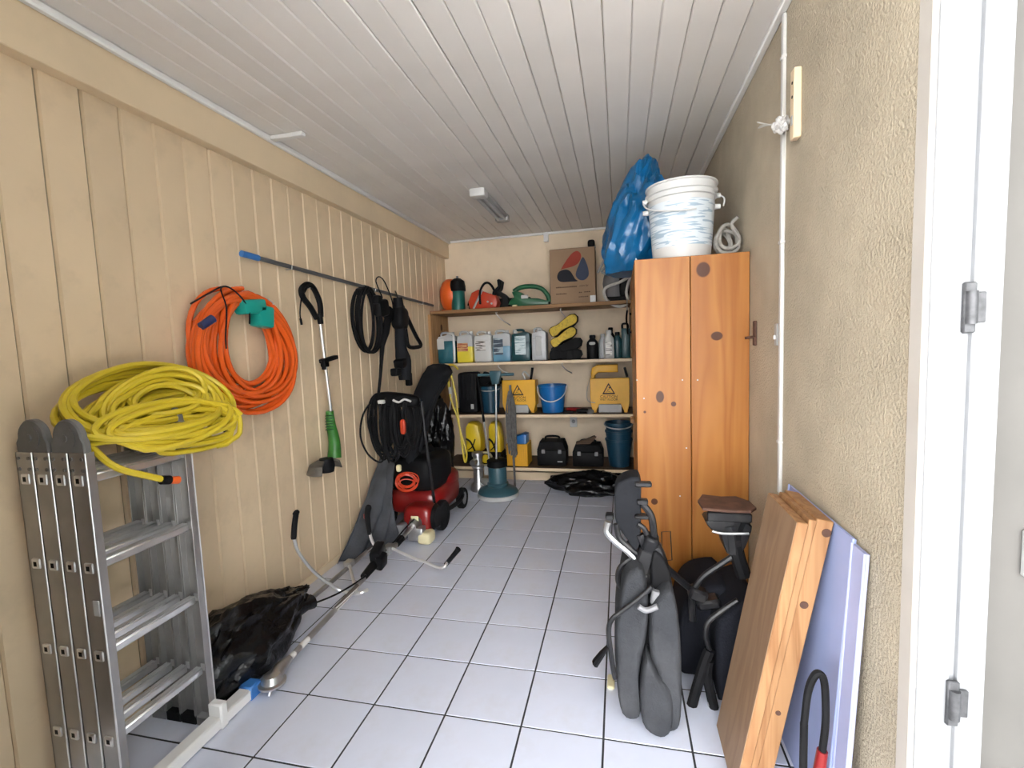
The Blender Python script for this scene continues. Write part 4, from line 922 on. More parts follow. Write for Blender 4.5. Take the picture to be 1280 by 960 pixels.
# ---- third tier
bp_ = thing('backpack_sprayer', 'black ribbed backpack case on the third shelf behind the yellow cord', 'backpack', (-1.50, 4.66, Z3))
B().box((-1.54, 4.68, Z3 + 0.21), (0.21, 0.20, 0.42), None, 0.03, 2).obj('case', 'black_plastic', bp_)
for k in range(5): B().box((-1.62 + 0.04 * k, 4.578, Z3 + 0.27), (0.012, 0.02, 0.26), None, 0.004).obj('rib', 'dark_fabric', bp_)
B().box((-1.49, 4.575, Z3 + 0.07), (0.03, 0.008, 0.05), None, 0.002).obj('sticker', 'light_grey', bp_)
def pail(x, y, z, r0, r1, h, m, label, mh='white_plastic', drop=0.45, side=1, grp=None, name='bucket', handle=True):
    t = thing(name, label, 'bucket', (x, y, z), grp); Mx = Matrix.Translation((x, y, z))
    B().lathe([(0, 0.004), (r0, 0), (r0 * 1.0, 0.006), (r1 * 0.985, h * 0.93), (r1 * 1.03, h * 0.94), (r1 * 1.03, h), (r1 * 0.97, h), (r0 * 0.95, 0.012), (0, 0.012)], 32, Mx, False).obj('body', m, t)
    if handle:
        P = []
        for k in range(17):
            a = PI * k / 16; P.append(Vector((x + r1 * 1.06 * math.cos(a), y - r1 * 1.06 * math.sin(a), z + h * 0.93 - h * drop * math.sin(a))))
        B().tube(P, 0.006, 6).obj('handle', mh, t)
        for s in (-1, 1): B().cyl((x + s * r1 * 0.98, y, z + h * 0.93), (x + s * r1 * 1.10, y, z + h * 0.93), 0.012, None, 10).obj('handle_lug', mh, t)
    return t
pail(-1.315, 4.66, Z3, 0.085, 0.105, 0.27, 'bucket_teal', 'dark blue bucket under the black mop heads', 'light_grey', 0.08)
mh_ = thing('black_mop', 'black mop head lying across the dark blue bucket', 'mop', (-1.31, 4.66, Z3 + 0.27))
B().prism([(-0.115, 0.0), (0.10, 0.0), (0.10, 0.05), (0.02, 0.08), (-0.02, 0.14), (-0.06, 0.15), (-0.09, 0.10), (-0.115, 0.06)], 0.08, Matrix.Translation((-1.31, 4.62, Z3 + 0.272)), 0.01, 2).obj('head', 'black_plastic', mh_)
B().sell((-1.22, 4.65, Z3 + 0.325), (0.09, 0.08, 0.07), 0.6, 0.6).obj('socket', 'black_rubber', mh_)
B().cyl((-1.31, 4.57, Z3 + 0.29), (-1.31, 4.62, Z3 + 0.30), 0.02, None, 10).obj('clip', 'black_plastic', mh_)

def wringer(x0, x1, zt, label, press):
    t = thing('mop_wringer', label, 'mop wringer', ((x0 + x1) / 2, 4.66, Z3)); y0 = 4.565; w = x1 - x0; xc = (x0 + x1) / 2
    out = [(-w / 2, 0.09), (-w / 2 + 0.02, 0.02), (-w / 2 + 0.055, 0.02), (-w / 2 + 0.085, 0.085), (w / 2 - 0.085, 0.085), (w / 2 - 0.055, 0.02), (w / 2 - 0.02, 0.02), (w / 2, 0.09), (w / 2, zt), (-w / 2, zt)]
    B().prism(out, 0.03, Matrix.Translation((xc, y0, Z3)), 0.004).obj('front_panel', 'yellow_sign', t)
    b = B().lo((x0 + 0.004, y0 + 0.03, Z3 + 0.07), (x0 + 0.03, y0 + 0.19, Z3 + zt - 0.01), 0.004); b.obj('side_panel', 'yellow_sign', t)
    B().lo((x1 - 0.03, y0 + 0.03, Z3 + 0.07), (x1 - 0.004, y0 + 0.19, Z3 + zt - 0.01), 0.004).obj('side_panel', 'yellow_sign', t)
    B().lo((x0 + 0.004, y0 + 0.19, Z3 + 0.07), (x1 - 0.004, y0 + 0.21, Z3 + zt - 0.02), 0.004).obj('back_panel', 'yellow_sign', t)
    B().lo((x0 + 0.075, y0 + 0.012, Z3), (x1 - 0.075, y0 + 0.18, Z3 + 0.082), 0.006).obj('drain_grid', 'light_grey', t)
    for xa in (x0 + 0.02, x1 - 0.055): B().lo((xa, y0 + 0.02, Z3), (xa + 0.035, y0 + 0.19, Z3 + 0.07), 0.004).obj('foot', 'yellow_sign', t)
    # warning triangle, slipping figure, lettering
    zc = Z3 + zt - 0.155; h = 0.105; xx = xc - 0.01; yy = y0 - 0.0015
    tri = lambda s: [(xx + s * a, zc + 0.045 + s * b) for a, b in ((-0.062, -0.045), (0.062, -0.045), (0, 0.065))]
    o_, i_ = tri(1.0), tri(0.70); m_ = B()
    for k in range(3):
        a, b2_, c_, d_ = o_[k], o_[(k + 1) % 3], i_[(k + 1) % 3], i_[k]
        m_.add([(a[0], yy, a[1]), (b2_[0], yy, b2_[1]), (c_[0], yy, c_[1]), (d_[0], yy, d_[1])], [(0, 1, 2, 3)])
    m_.obj('warning_triangle', 'ink', t, 0)
    fz = zc + 0.038
    fg = B().lathe([(0, -0.001), (0.0075, -0.001), (0.0075, 0.001), (0, 0.001)], 12, Matrix.Translation((xx + 0.008, yy, fz + 0.025)) @ Matrix.Rotation(PI / 2, 4, 'X'))
    for (xa, za, xb, zb, r_) in ((0.004, 0.016, -0.012, -0.006, 0.006), (-0.012, -0.006, 0.010, -0.014, 0.005), (0.010, -0.014, 0.026, -0.020, 0.004), (0.0, 0.01, 0.018, 0.004, 0.003), (-0.004, 0.008, -0.020, 0.010, 0.003), (-0.012, -0.008, -0.026, -0.02, 0.004)):
        fg.tube([(xx + xa, yy, fz + za), (xx + xb, yy, fz + zb)], r_, 6, False, 0.3)
    o = fg.obj('slipping_figure', 'ink', t); o['kind'] = 'stuff'
    text('CAUTION', 0.036, facing_front((xx, y0 - 0.0008, Z3 + zt - 0.178)), 'ink', 'lettering', t)
    text('WET FLOOR', 0.030, facing_front((xx, y0 - 0.0008, Z3 + zt - 0.206)), 'ink', 'lettering', t)
    return t
w1 = wringer(-1.165, -0.825, 0.335, 'yellow mop wringer with caution sign between the dark blue and bright blue buckets', False)
w2 = wringer(-0.285, 0.085, 0.335, 'yellow mop wringer with caution sign and raised squeeze handle near the cabinet', True)
b = B().prism([(-0.16, 0.0), (-0.12, 0.0), (-0.12, 0.10), (-0.09, 0.125), (0.10, 0.125), (0.10, 0.20), (-0.10, 0.20), (-0.15, 0.17), (-0.16, 0.12)], 0.10, Matrix.Translation((-0.12, 4.64, Z3 + 0.26)), 0.012, 2); b.obj('squeeze_handle', 'yellow_sign', w2)
B().tube(spl([(-0.287, 4.60, Z3 + 0.33), (-0.315, 4.58, Z3 + 0.22), (-0.31, 4.57, Z3 + 0.12), (-0.24, 4.555, Z3 + 0.10)], 5), 0.004, 6).obj('wire_bail', 'steel', w2)
B().box((0.055, 4.72, Z3 + 0.38), (0.025, 0.03, 0.10), (0, -0.25, 0), 0.004).obj('lever', 'black_plastic', w2)
tl = thing('pruning_shears', 'black and white hand shears sticking out of the yellow wringer', 'shears', (-0.92, 4.67, Z3 + 0.2))
B().tube([(-0.90, 4.67, Z3 + 0.10), (-0.89, 4.67, Z3 + 0.30), (-0.865, 4.67, Z3 + 0.45)], [0.014, 0.022, 0.024], 8, False, 0.6).obj('handle', 'black_plastic', tl)
B().tube(spl([(-0.92, 4.67, Z3 + 0.10), (-0.945, 4.67, Z3 + 0.33), (-0.97, 4.67, Z3 + 0.385), (-0.945, 4.67, Z3 + 0.41), (-0.90, 4.67, Z3 + 0.36)], 4), 0.009, 6).obj('handle', 'white_plastic', tl)
bb_ = pail(-0.668, 4.665, Z3, 0.105, 0.140, 0.275, 'bucket_blue', 'bright blue bucket with white bail handle on the third shelf', 'white_plastic', 0.50)
rt = thing('hand_tool', 'red hand tool lying beside the bright blue bucket', 'tool', (-0.44, 4.58, Z3))
B().tube([(-0.52, 4.60, Z3 + 0.035), (-0.45, 4.58, Z3 + 0.035), (-0.37, 4.57, Z3 + 0.03)], [0.016, 0.02, 0.014], 8).obj('handle', 'red', rt)
B().box((-0.50, 4.60, Z3 + 0.012), (0.10, 0.06, 0.024), None, 0.005).obj('holder', 'black_plastic', rt)
bt_ = thing('grinder', 'small black angle grinder lying by the yellow wringer with raised handle', 'grinder', (-0.36, 4.55, Z3))
B().tube([(-0.42, 4.53, Z3 + 0.026), (-0.36, 4.53, Z3 + 0.028), (-0.31, 4.535, Z3 + 0.026)], [0.018, 0.024, 0.022], 10).obj('body', 'black_plastic', bt_)
B().lathe([(0, 0.0), (0.034, 0.0), (0.036, 0.012), (0.02, 0.022), (0, 0.022)], 16, Matrix.Translation((-0.285, 4.52, Z3 + 0.012)) @ Matrix.Rotation(0.5, 4, 'X')).obj('disc', 'grey_plastic', bt_)

# ---- bottom tier
def washer(x, label, h, w):
    t = thing('pressure_washer', label, 'pressure washer', (x, 4.66, Z4), 'yellow pressure washers')
    B().prism([(-w / 2, 0.11), (w / 2, 0.11), (w / 2 + 0.004, h * 0.6), (w * 0.38, h * 0.93), (w * 0.12, h), (-w * 0.3, h), (-w / 2, h * 0.88)], 0.18, Matrix.Translation((x, 4.585, Z4)), 0.03, 2).obj('shell', 'yellow', t)
    B().box((x, 4.68, Z4 + 0.065), (w * 1.12, 0.22, 0.13), None, 0.02, 2).obj('base', 'black_plastic', t)
    for s in (-1, 1): B().cyl((x + s * w * 0.5, 4.66, Z4 + 0.055), (x + s * w * 0.62, 4.66, Z4 + 0.055), 0.055, None, 18).obj('wheel', 'black_rubber', t)
    B().tube(spl([(x - w * 0.42, 4.575, Z4 + h * 0.62), (x - w * 0.1, 4.56, Z4 + h * 0.55), (x + w * 0.15, 4.56, Z4 + h * 0.34), (x + w * 0.3, 4.565, Z4 + h * 0.22)], 5), 0.009, 6).obj('hose', 'black_rubber', t)
    B().tube(spl([(x - w * 0.3, 4.575, Z4 + h * 0.35), (x, 4.56, Z4 + h * 0.44), (x + w * 0.2, 4.56, Z4 + h * 0.62)], 5), 0.006, 6).obj('cable', 'black_rubber', t)
    return t
washer(-1.505, 'yellow pressure washer beside the side panel on the bottom shelf', 0.43, 0.165)
washer(-1.275, 'yellow pressure washer half hidden by the floor polisher pole', 0.43, 0.13)
rg = thing('hose_reel', 'small round yellow-rimmed reel propped before the yellow washers', 'reel', (-1.36, 4.5, Z4))
Mr = Matrix.Translation((-1.355, 4.52, Z4 + 0.075)) @ Matrix.Rotation(PI / 2, 4, 'X')
B().lathe([(0.06, -0.012), (0.075, -0.012), (0.075, 0.012), (0.06, 0.012)], 28, Mr, False).obj('rim', 'cream_tank', rg)
B().lathe([(0.0, -0.006), (0.045, -0.006), (0.045, 0.006), (0.0, 0.006)], 20, Mr).obj('centre', 'yellow', rg)
B().lathe([(0.044, -0.004), (0.061, -0.004), (0.061, 0.004), (0.044, 0.004)], 20, Mr, False).obj('web', 'black_plastic', rg)
cr = thing('crate', 'yellow ribbed plastic crate on the bottom shelf', 'crate', (-1.03, 4.62, Z4))
cx0, cx1, cy0, cy1, ch = -1.135, -0.92, 4.535, 4.76, 0.225
for a, b_ in (((cx0, cy0, 0.0), (cx1, cy0 + 0.012, ch)), ((cx0, cy1 - 0.012, 0), (cx1, cy1, ch)), ((cx0, cy0 + 0.012, 0), (cx0 + 0.012, cy1 - 0.012, ch)), ((cx1 - 0.012, cy0 + 0.012, 0), (cx1, cy1 - 0.012, ch))):
    B().lo((a[0], a[1], Z4 + a[2]), (b_[0], b_[1], Z4 + b_[2]), 0.002).obj('side', 'yellow_sign', cr)
B().lo((cx0 + 0.012, cy0 + 0.012, Z4), (cx1 - 0.012, cy1 - 0.012, Z4 + 0.01)).obj('bottom', 'yellow_sign', cr)
for k in range(14):
    x = cx0 + 0.012 + (cx1 - cx0 - 0.024) * k / 13
    B().lo((x - 0.003, cy0 - 0.006, Z4 + 0.02), (x + 0.003, cy0, Z4 + ch - 0.02)).obj('rib', 'yellow_sign', cr)
B().lo((cx0 - 0.004, cy0 - 0.008, Z4 + ch - 0.015), (cx1 + 0.004, cy0, Z4 + ch), 0.002).obj('rim', 'yellow_sign', cr)
bc = thing('storage_tub', 'dark blue tub tilted inside the yellow crate', 'tub', (-1.02, 4.64, Z4 + 0.02))
B().prism([(-0.09, 0.0), (0.09, 0.0), (0.095, 0.30), (0.06, 0.31), (-0.10, 0.25)], 0.16, Matrix.Translation((-1.028, 4.562, Z4 + 0.012)), 0.01, 2).obj('body', 'bucket_blue', bc)
B().cyl((-1.135, 4.57, Z4 + 0.25), (-1.115, 4.57, Z4 + 0.26), 0.022, None, 12).obj('knob', 'white_plastic', bc)
def toolbox(x0, x1, h, label, rod):
    t = thing('tool_case', label, 'tool case', ((x0 + x1) / 2, 4.66, Z4)); c = Vector(((x0 + x1) / 2, 4.67, Z4)); w = x1 - x0
    B().box(c + Vector((0, 0, h * 0.32)), (w, 0.20, h * 0.64), None, 0.012, 2).obj('case', 'black_plastic', t)
    B().prism([(-w / 2, 0), (w / 2, 0), (w / 2 - 0.03, h * 0.36), (-w / 2 + 0.03, h * 0.36)], 0.20, Matrix.Translation((c.x, 4.57, Z4 + h * 0.64)), 0.008).obj('lid', 'black_rubber', t)
    B().tube(spl([c + Vector((-w * 0.25, 0, h * 0.97)), c + Vector((-w * 0.2, 0, h * 1.14)), c + Vector((w * 0.2, 0, h * 1.14)), c + Vector((w * 0.25, 0, h * 0.97))], 4), 0.011, 8).obj('handle', 'black_plastic', t)
    for s in (-0.28, 0.28): B().box(c + Vector((w * s, -0.104, h * 0.6)), (0.035, 0.012, 0.04), None, 0.003).obj('latch', 'grey_plastic', t)
    return t
t1 = toolbox(-0.83, -0.535, 0.245, 'black tool case with arched handle beside the yellow crate', True)
B().box((-0.60, 4.568, Z4 + 0.045), (0.05, 0.006, 0.012), None, 0.001).obj('badge', 'light_grey', t1)
t2 = toolbox(-0.475, -0.175, 0.215, 'low black tool case beside the stacked dark teal buckets', True)
ww = B().add([], []).prism([(-0.12, 0.0), (0.02, 0.0), (0.08, 0.07), (0.06, 0.085), (-0.02, 0.05), (-0.12, 0.02)], 0.05, Matrix.Translation((-0.32, 4.60, Z4 + 0.216)), 0.006).obj('wooden_wedge', 'shelf_dark')
tag(ww, 'dark wooden wedge lying on the low black tool case', 'wedge')
for k in range(3):
    pail(-0.025, 4.655, Z4 + 0.085 * k * 0.95, 0.095, 0.128, 0.27, 'bucket_teal', ('lowest of the three nested dark teal buckets', 'middle one of the three nested dark teal buckets', 'topmost of the three nested dark teal buckets')[k], 'light_grey', 0.1, 1, 'nested buckets on the bottom shelf', 'bucket', k == 2)
B()
ol = thing('wall_socket', 'white wall socket on the back wall between the shelves', 'socket', (-0.49, YB, 0.60))
oc2 = at(717, 527, Y=YB)
B().box((oc2.x, YB - 0.008, oc2.z), (0.075, 0.016, 0.115), None, 0.004).obj('plate', 'white_plastic', ol)
B().cyl((oc2.x, YB - 0.019, oc2.z + 0.005), (oc2.x, YB - 0.012, oc2.z + 0.005), 0.02, None, 14).obj('insert', 'grey_plastic', ol)
tb = B().blob((-0.25, 4.44, 0.06), (0.74, 0.42, 0.20), 0.25, 3.0, 21, 0.0, 5).obj('refuse_sack', 'bag_black')
tag(tb, 'flat black refuse sack lying on the floor before the bottom shelf', 'bag')

# ------------------------------------------------------------------ things standing before the shelves
fp_ = thing('floor_polisher', 'blue-grey floor polisher with round base and upright pole', 'floor polisher', (-1.13, 4.14, 0))
PC = Vector((-1.135, 4.15, 0))
B().lathe([(0.0, 0.0), (0.185, 0.0), (0.195, 0.01), (0.195, 0.035), (0.185, 0.045), (0, 0.045)], 36, Matrix.Translation(PC)).obj('brush_ring', 'light_grey', fp_)
B().lathe([(0.19, 0.045), (0.175, 0.07), (0.12, 0.095), (0.10, 0.105), (0.0, 0.105)], 36, Matrix.Translation(PC)).obj('skirt', 'polisher_teal', fp_)
B().lathe([(0.095, 0.10), (0.10, 0.11), (0.10, 0.13), (0.085, 0.14), (0.085, 0.30), (0.075, 0.33), (0.03, 0.345), (0, 0.345)], 28, Matrix.Translation(PC)).obj('motor', 'polisher_teal', fp_)
B().lathe([(0.088, 0.285), (0.095, 0.29), (0.095, 0.345), (0.07, 0.36), (0, 0.362)], 28, Matrix.Translation(PC)).obj('motor_cap', 'black_plastic', fp_)
B().cyl(PC + Vector((0.0, -0.02, 0.35)), PC + Vector((0.03, -0.03, 1.10)), 0.010, None, 12).obj('pole', 'steel', fp_)
hd = PC + Vector((0.03, -0.03, 1.11))
B().prism([(-0.03, -0.05), (0.03, -0.05), (0.055, 0.04), (0.05, 0.07), (-0.05, 0.07), (-0.055, 0.04)], 0.05, Matrix.Translation(hd + Vector((0, -0.03, 0))), 0.008, 2).obj('control_head', 'polisher_teal', fp_)
B().cyl(hd + Vector((-0.17, 0, 0.035)), hd + Vector((0.17, 0, 0.035)), 0.014, None, 10).obj('handle', 'polisher_teal', fp_)
mp2 = thing('string_mop', 'grey string mop leaning upside down beside the polisher pole', 'mop', (-1.02, 4.28, 0))
B().cyl((-1.03, 4.40, 0.02), (-1.05, 4.44, 1.02), 0.011, None, 10).obj('stick', 'pole_grey', mp2)
b = B(); rnd = random.Random(2)
for k in range(22):
    a = rnd.uniform(0, 2 * PI); r_ = rnd.uniform(0.01, 0.045); x, y = -1.045 + r_ * math.cos(a), 4.40 + r_ * math.sin(a)
    b.tube(spl([(-1.05 + 0.01 * math.cos(a), 4.42, 0.96), (x, y, 0.8), (x + rnd.uniform(-.02, .02), y - 0.01, 0.6), (x + rnd.uniform(-.02, .02), y, rnd.uniform(0.30, 0.42))], 4), 0.009, 5)
o = b.obj('mop_strings', 'mop_grey', mp2); o['kind'] = 'stuff'
br = thing('squeegee', 'squeegee with black grip and pale thin pole leaning on the shelves', 'squeegee', (-1.33, 4.35, 0))
pa_, pb_ = at(612, 578, Y=4.40), at(597, 470, Y=4.43); pm_ = pa_.lerp(pb_, 0.55)
low = pa_ + (pa_ - pb_) * 0.24
B().cyl(low, pm_, 0.007, None, 10).obj('pole', 'light_grey', br); B().cyl(pm_ - (pb_ - pa_) * 0.08, pb_, 0.012, None, 10).obj('grip', 'black_plastic', br)
B().box(Vector((low.x, low.y, 0.02)), (0.26, 0.03, 0.04), None, 0.006).obj('blade', 'black_rubber', br)
yc = thing('extension_lead', 'yellow lead hanging in a long loop from the second shelf end', 'cord', (-1.55, 4.42, 0.5))
Fy = front(4.40)
b = B().tube(spl([Fy(573, 462), Fy(566, 456), Fy(559, 460), Fy(561, 480), Fy(564, 500), Fy(571, 520), Fy(577, 545), Fy(583, 565), Fy(582, 577), Fy(580, 573), Fy(576, 545), Fy(572, 515), Fy(570, 495), Fy(566, 478), Fy(563, 462)], 5), 0.010, 7); b.obj('lead', 'yellow_hose', yc)
b = B().box(Fy(563, 488), (0.03, 0.03, 0.07), None, 0.006); b.obj('plug', 'light_grey', yc)
B().tube(spl([Fy(566, 458), Vector((-1.66, 4.44, 1.215)), Vector((-1.655, 4.46, 1.235))], 3), 0.005, 6).obj('hook', 'steel', yc)
b = B().tube([Fy(565, 492), Fy(556, 548)], 0.005, 6); b.obj('rod', 'steel', yc)
sm = thing('water_pump', 'silver metal water pump on the floor beside the polisher', 'pump', (-1.36, 4.28, 0))
PC2 = Vector((-1.37, 4.30, 0))
B().lathe([(0.075, 0.0), (0.08, 0.01), (0.07, 0.06), (0.05, 0.09), (0.045, 0.22), (0.06, 0.23), (0.06, 0.25), (0.045, 0.26), (0.045, 0.34), (0.055, 0.345), (0.055, 0.38), (0.02, 0.39), (0, 0.39)], 24, Matrix.Translation(PC2)).obj('body', 'steel', sm)
B().tube([PC2 + Vector((0.04, -0.01, 0.10)), PC2 + Vector((0.10, -0.03, 0.09)), PC2 + Vector((0.12, -0.03, 0.03))], [0.035, 0.045, 0.05], 14).obj('outlet', 'steel', sm)
B().cyl(PC2 + Vector((-0.01, -0.05, 0.30)), PC2 + Vector((-0.02, -0.11, 0.30)), 0.03, None, 14).obj('inlet', 'steel', sm)
B().box(PC2 + Vector((0.085, 0.02, 0.20)), (0.05, 0.05, 0.09), None, 0.01, 2).obj('switch_box', 'light_grey', sm)
# ------------------------------------------------------------------ pine cabinet and what stands on it
cbn = thing('pine_cabinet', 'tall orange pine cabinet of wide planks against the plaster wall', 'cabinet', (0.34, 2.8, 0))
CX0, CX1, CY0, CY1, CZ = 0.078, 0.597, 2.41, 3.15, 1.80
cm_ = (CX0 + CX1) / 2 - 0.002
for a, b_ in ((CX0, cm_ - 0.0015), (cm_ + 0.0015, CX1)):
    B().lo((a, CY0, 0.0), (b_, CY0 + 0.025, CZ), 0.002).obj('side_plank', 'pine', cbn)
    B().lo((a, CY1 - 0.025, 0.0), (b_, CY1, CZ), 0.002).obj('side_plank', 'pine', cbn)
B().lo((CX0, CY0 + 0.026, CZ - 0.025), (CX1, CY1 - 0.026, CZ), 0.002).obj('top_board', 'pine', cbn)
B().lo((CX1 - 0.012, CY0 + 0.026, 0.05), (CX1, CY1 - 0.026, CZ - 0.026)).obj('back_board', 'pine', cbn)
B().lo((CX0 + 0.03, CY0 + 0.026, 0.05), (CX1 - 0.013, CY1 - 0.026, 0.075)).obj('bottom_board', 'pine', cbn)
ym = (CY0 + CY1) / 2
for s, a, b_ in ((0, CY0 + 0.028, ym - 0.002), (1, ym + 0.002, CY1 - 0.028)):
    d_ = B().lo((CX0 + 0.002, a, 0.05), (CX0 + 0.024, b_, CZ - 0.028), 0.002).obj('door', 'pine', cbn)
    B().sell((CX0 - 0.012, ym + (-0.04 if s == 0 else 0.04), 0.95), (0.03, 0.03, 0.03), 0.8, 0.8).obj('knob', 'trim_wood', d_)
for x, y in ((795, 324), (796, 475), (853, 475), (872, 475), (805, 498), (858, 560), (850, 620)):
    p = at(x, y, Y=CY0); B().cyl((p.x, CY0 - 0.0015, p.z), (p.x, CY0 + 0.003, p.z), 0.004, None, 8).obj('screw', 'light_grey', cbn)

wbk = thing('paint_bucket', 'large white plastic bucket with faded blue print on the cabinet', 'bucket', (0.32, 2.60, CZ))
BX, BY, BZ, BH = 0.318, 2.595, CZ, 0.375
r0, r1 = 0.140, 0.166
Mb = Matrix.Translation((BX, BY, BZ))
B().lathe([(0, 0.004), (r0 - 0.004, 0), (r0, 0.006), (r0 + (r1 - r0) * 0.80, BH * 0.80), (r1 * 1.03, BH * 0.81), (r1 * 1.03, BH * 0.825), (r1 * 0.99, BH * 0.83), (r1 * 1.0, BH * 0.87), (r1 * 1.06, BH * 0.88), (r1 * 1.06, BH * 0.90), (r1 * 1.02, BH * 0.905), (r1 * 1.02, BH * 0.97), (r1 * 1.06, BH * 0.98), (r1 * 1.05, BH), (r1 * 0.97, BH), (r0 * 0.95, 0.02), (0, 0.02)], 48, Mb, False).obj('body', 'white_plastic', wbk)
def lab_(u, v):
    a = math.radians(-172 + 168 * u); z = BH * (0.17 + 0.57 * v); r = r0 + (r1 - r0) * z / BH + 0.0012
    return Vector((BX + r * math.cos(a), BY + r * math.sin(a), BZ + z))
lb = B().grid(lab_, 40, 6).obj('label', 'bucket_print', wbk, 80)
for s in (-1, 1):
    for z in (0.845, 0.70): B().cyl((BX + s * r1 * 0.96, BY, BZ + BH * z), (BX + s * r1 * 1.13, BY, BZ + BH * z), 0.014, 0.012, 12).obj('handle_lug', 'white_plastic', wbk)
P = []
for k in range(25):
    a = PI * k / 24; P.append(Vector((BX - r1 * 1.10 * math.cos(a), BY - (r1 * 1.10) * math.sin(a), BZ + BH * 0.845 - 0.10 * math.sin(a) ** 0.7)))
B().tube(P[:15], 0.004, 6).obj('handle_wire', 'white_plastic', wbk)
B().tube(spl([Vector((BX + r1 * 1.12, BY, BZ + BH * 0.845)), Vector((BX + r1 * 1.22, BY - 0.02, BZ + BH * 0.78)), Vector((BX + r1 * 1.18, BY - 0.03, BZ + BH * 0.68))], 4), 0.004, 6).obj('handle_wire', 'white_plastic', wbk)

def blu(p):
    return Vector((p.x * (1 - 0.28 * p.z) - 0.15 * max(0, -p.z) * 0 + 0.30 * p.z, p.y, p.z))
bgb = B().blob((0.12, 2.95, 2.09), (0.34, 0.40, 0.62), 0.30, 2.4, 6, CZ, 5, blu).obj('refuse_sack', 'bag_blue')
tag(bgb, 'large crumpled blue plastic sack behind the white bucket', 'bag')
rp = thing('rope_coil', 'loose coil of grey hose between the bucket and the plaster wall', 'rope', (0.52, 2.62, CZ))
P = coil_pts((0.535, 2.56, CZ + 0.082), (0.9, 0.4, 0.0), (0, 0.1, 1), (-0.4, 0.9, 0), 0.058, 0.075, 5, 3, 0.35, 0.05, 0.012)
P = [Vector((min(p.x, XR - 0.02), p.y, max(p.z, CZ + 0.013))) for p in P]
B().tube(spl(P, 2), 0.009, 8).obj('coil', 'rope', rp)
B().tube(spl([P[-1], Vector((0.55, 2.56, CZ + 0.16)), Vector((0.575, 2.54, CZ + 0.19))], 4), 0.009, 8).obj('tail', 'rope', rp)

# ------------------------------------------------------------------ fittings on the plaster wall
cd = thing('wall_conduit', 'thin white cable conduit running down the plaster wall', 'conduit', (XR - 0.01, 1.955, 0.8))
B().box((XR - 0.007, 1.953, (0.80 + ZC) / 2 - 0.012), (0.014, 0.022, ZC - 0.80 - 0.024), None, 0.003).obj('tube', 'conduit_white', cd)
for z in (1.0, 1.75, 2.4): B().box((XR - 0.008, 1.953, z), (0.018, 0.028, 0.014), None, 0.003).obj('clip', 'conduit_white', cd)
kc = at(976, 156, X=XR - 0.03)
B().blob((kc.x, kc.y, kc.z), (0.04, 0.06, 0.05), 0.35, 4, 2, None, 4).obj('tape_knot', 'conduit_white', cd)
for (x, y) in ((947, 153), (950, 158), (948, 160)): B().tube(spl([kc, at(962, 156, X=XR - 0.05), at(x, y, X=XR - 0.06)], 4), 0.003, 5).obj('loose_wire', 'cable_white', cd)
st_ = thing('terminal_strip', 'cream plastic strip with two screw holes fixed beside the conduit', 'strip', (XR - 0.012, 1.81, 2.2))
q0, q1 = at(998, 75, X=XR - 0.024), at(995, 168, X=XR - 0.024)
zc_ = (q0.z + q1.z) / 2; hz = abs(q0.z - q1.z)
B().box((XR - 0.012, 1.812, zc_), (0.024, 0.036, hz), None, 0.003).obj('strip', 'cream_paint', st_)
for f_ in (0.30, 0.10): B().cyl((XR - 0.026, 1.808, zc_ + hz * f_), (XR - 0.020, 1.808, zc_ + hz * f_), 0.005, None, 8).obj('screw_hole', 'ink', st_)
B().box((XR - 0.0245, 1.812, zc_ - hz * 0.23), (0.002, 0.014, 0.03), None, 0).obj('imprint', 'light_grey', st_)
sw = thing('junction_plate', 'small worn metal switch plate beside the conduit above the boards', 'switch', (XR - 0.006, 2.02, 1.40))
B().box((XR - 0.004, 2.018, 1.41), (0.008, 0.028, 0.085), None, 0.002).obj('plate', 'light_grey', sw)
B().box((XR - 0.010, 2.016, 1.40), (0.012, 0.012, 0.018), None, 0.002).obj('toggle', 'white_plastic', sw)
lk = thing('door_latch', 'rusty latch stub on the plaster wall next to the cabinet', 'latch', (XR - 0.01, 2.31, 1.41))
B().box((XR - 0.006, 2.31, 1.42), (0.012, 0.03, 0.11), None, 0.003).obj('plate', 'rust', lk)
B().cyl((XR - 0.008, 2.30, 1.405), (XR - 0.05, 2.29, 1.40), 0.006, None, 8).obj('bolt', 'rust', lk)

# ------------------------------------------------------------------ ceiling lamp
cl_ = thing('ceiling_lamp', 'switched-off twin tube lamp fixed to the plank ceiling', 'lamp', (-1.0, 3.8, ZC))
B().lo((-1.055, 3.42, ZC - 0.035), (-0.945, 4.20, ZC), 0.012, 2).obj('tray', 'light_grey', cl_)
for s in (-1, 1): B().cyl((-1.0 + s * 0.028, 3.50, ZC - 0.047), (-1.0 + s * 0.028, 4.14, ZC - 0.047), 0.013, None, 12).obj('tube', 'clear_plastic', cl_)
B().lo((-1.06, 3.40, ZC - 0.062), (-0.94, 3.50, ZC - 0.001), 0.012, 2).obj('end_cap', 'white_plastic', cl_)
B().lo((-1.06, 4.13, ZC - 0.062), (-0.94, 4.22, ZC - 0.001), 0.012, 2).obj('end_cap', 'light_grey', cl_)
cj = B().box((at(683, 297, Y=YB).x, YB - 0.02, at(683, 297, Y=YB).z), (0.05, 0.04, 0.10), None, 0.006).obj('junction_box', 'white_paint')
tag(cj, 'small white junction box at the top of the back wall', 'junction box')

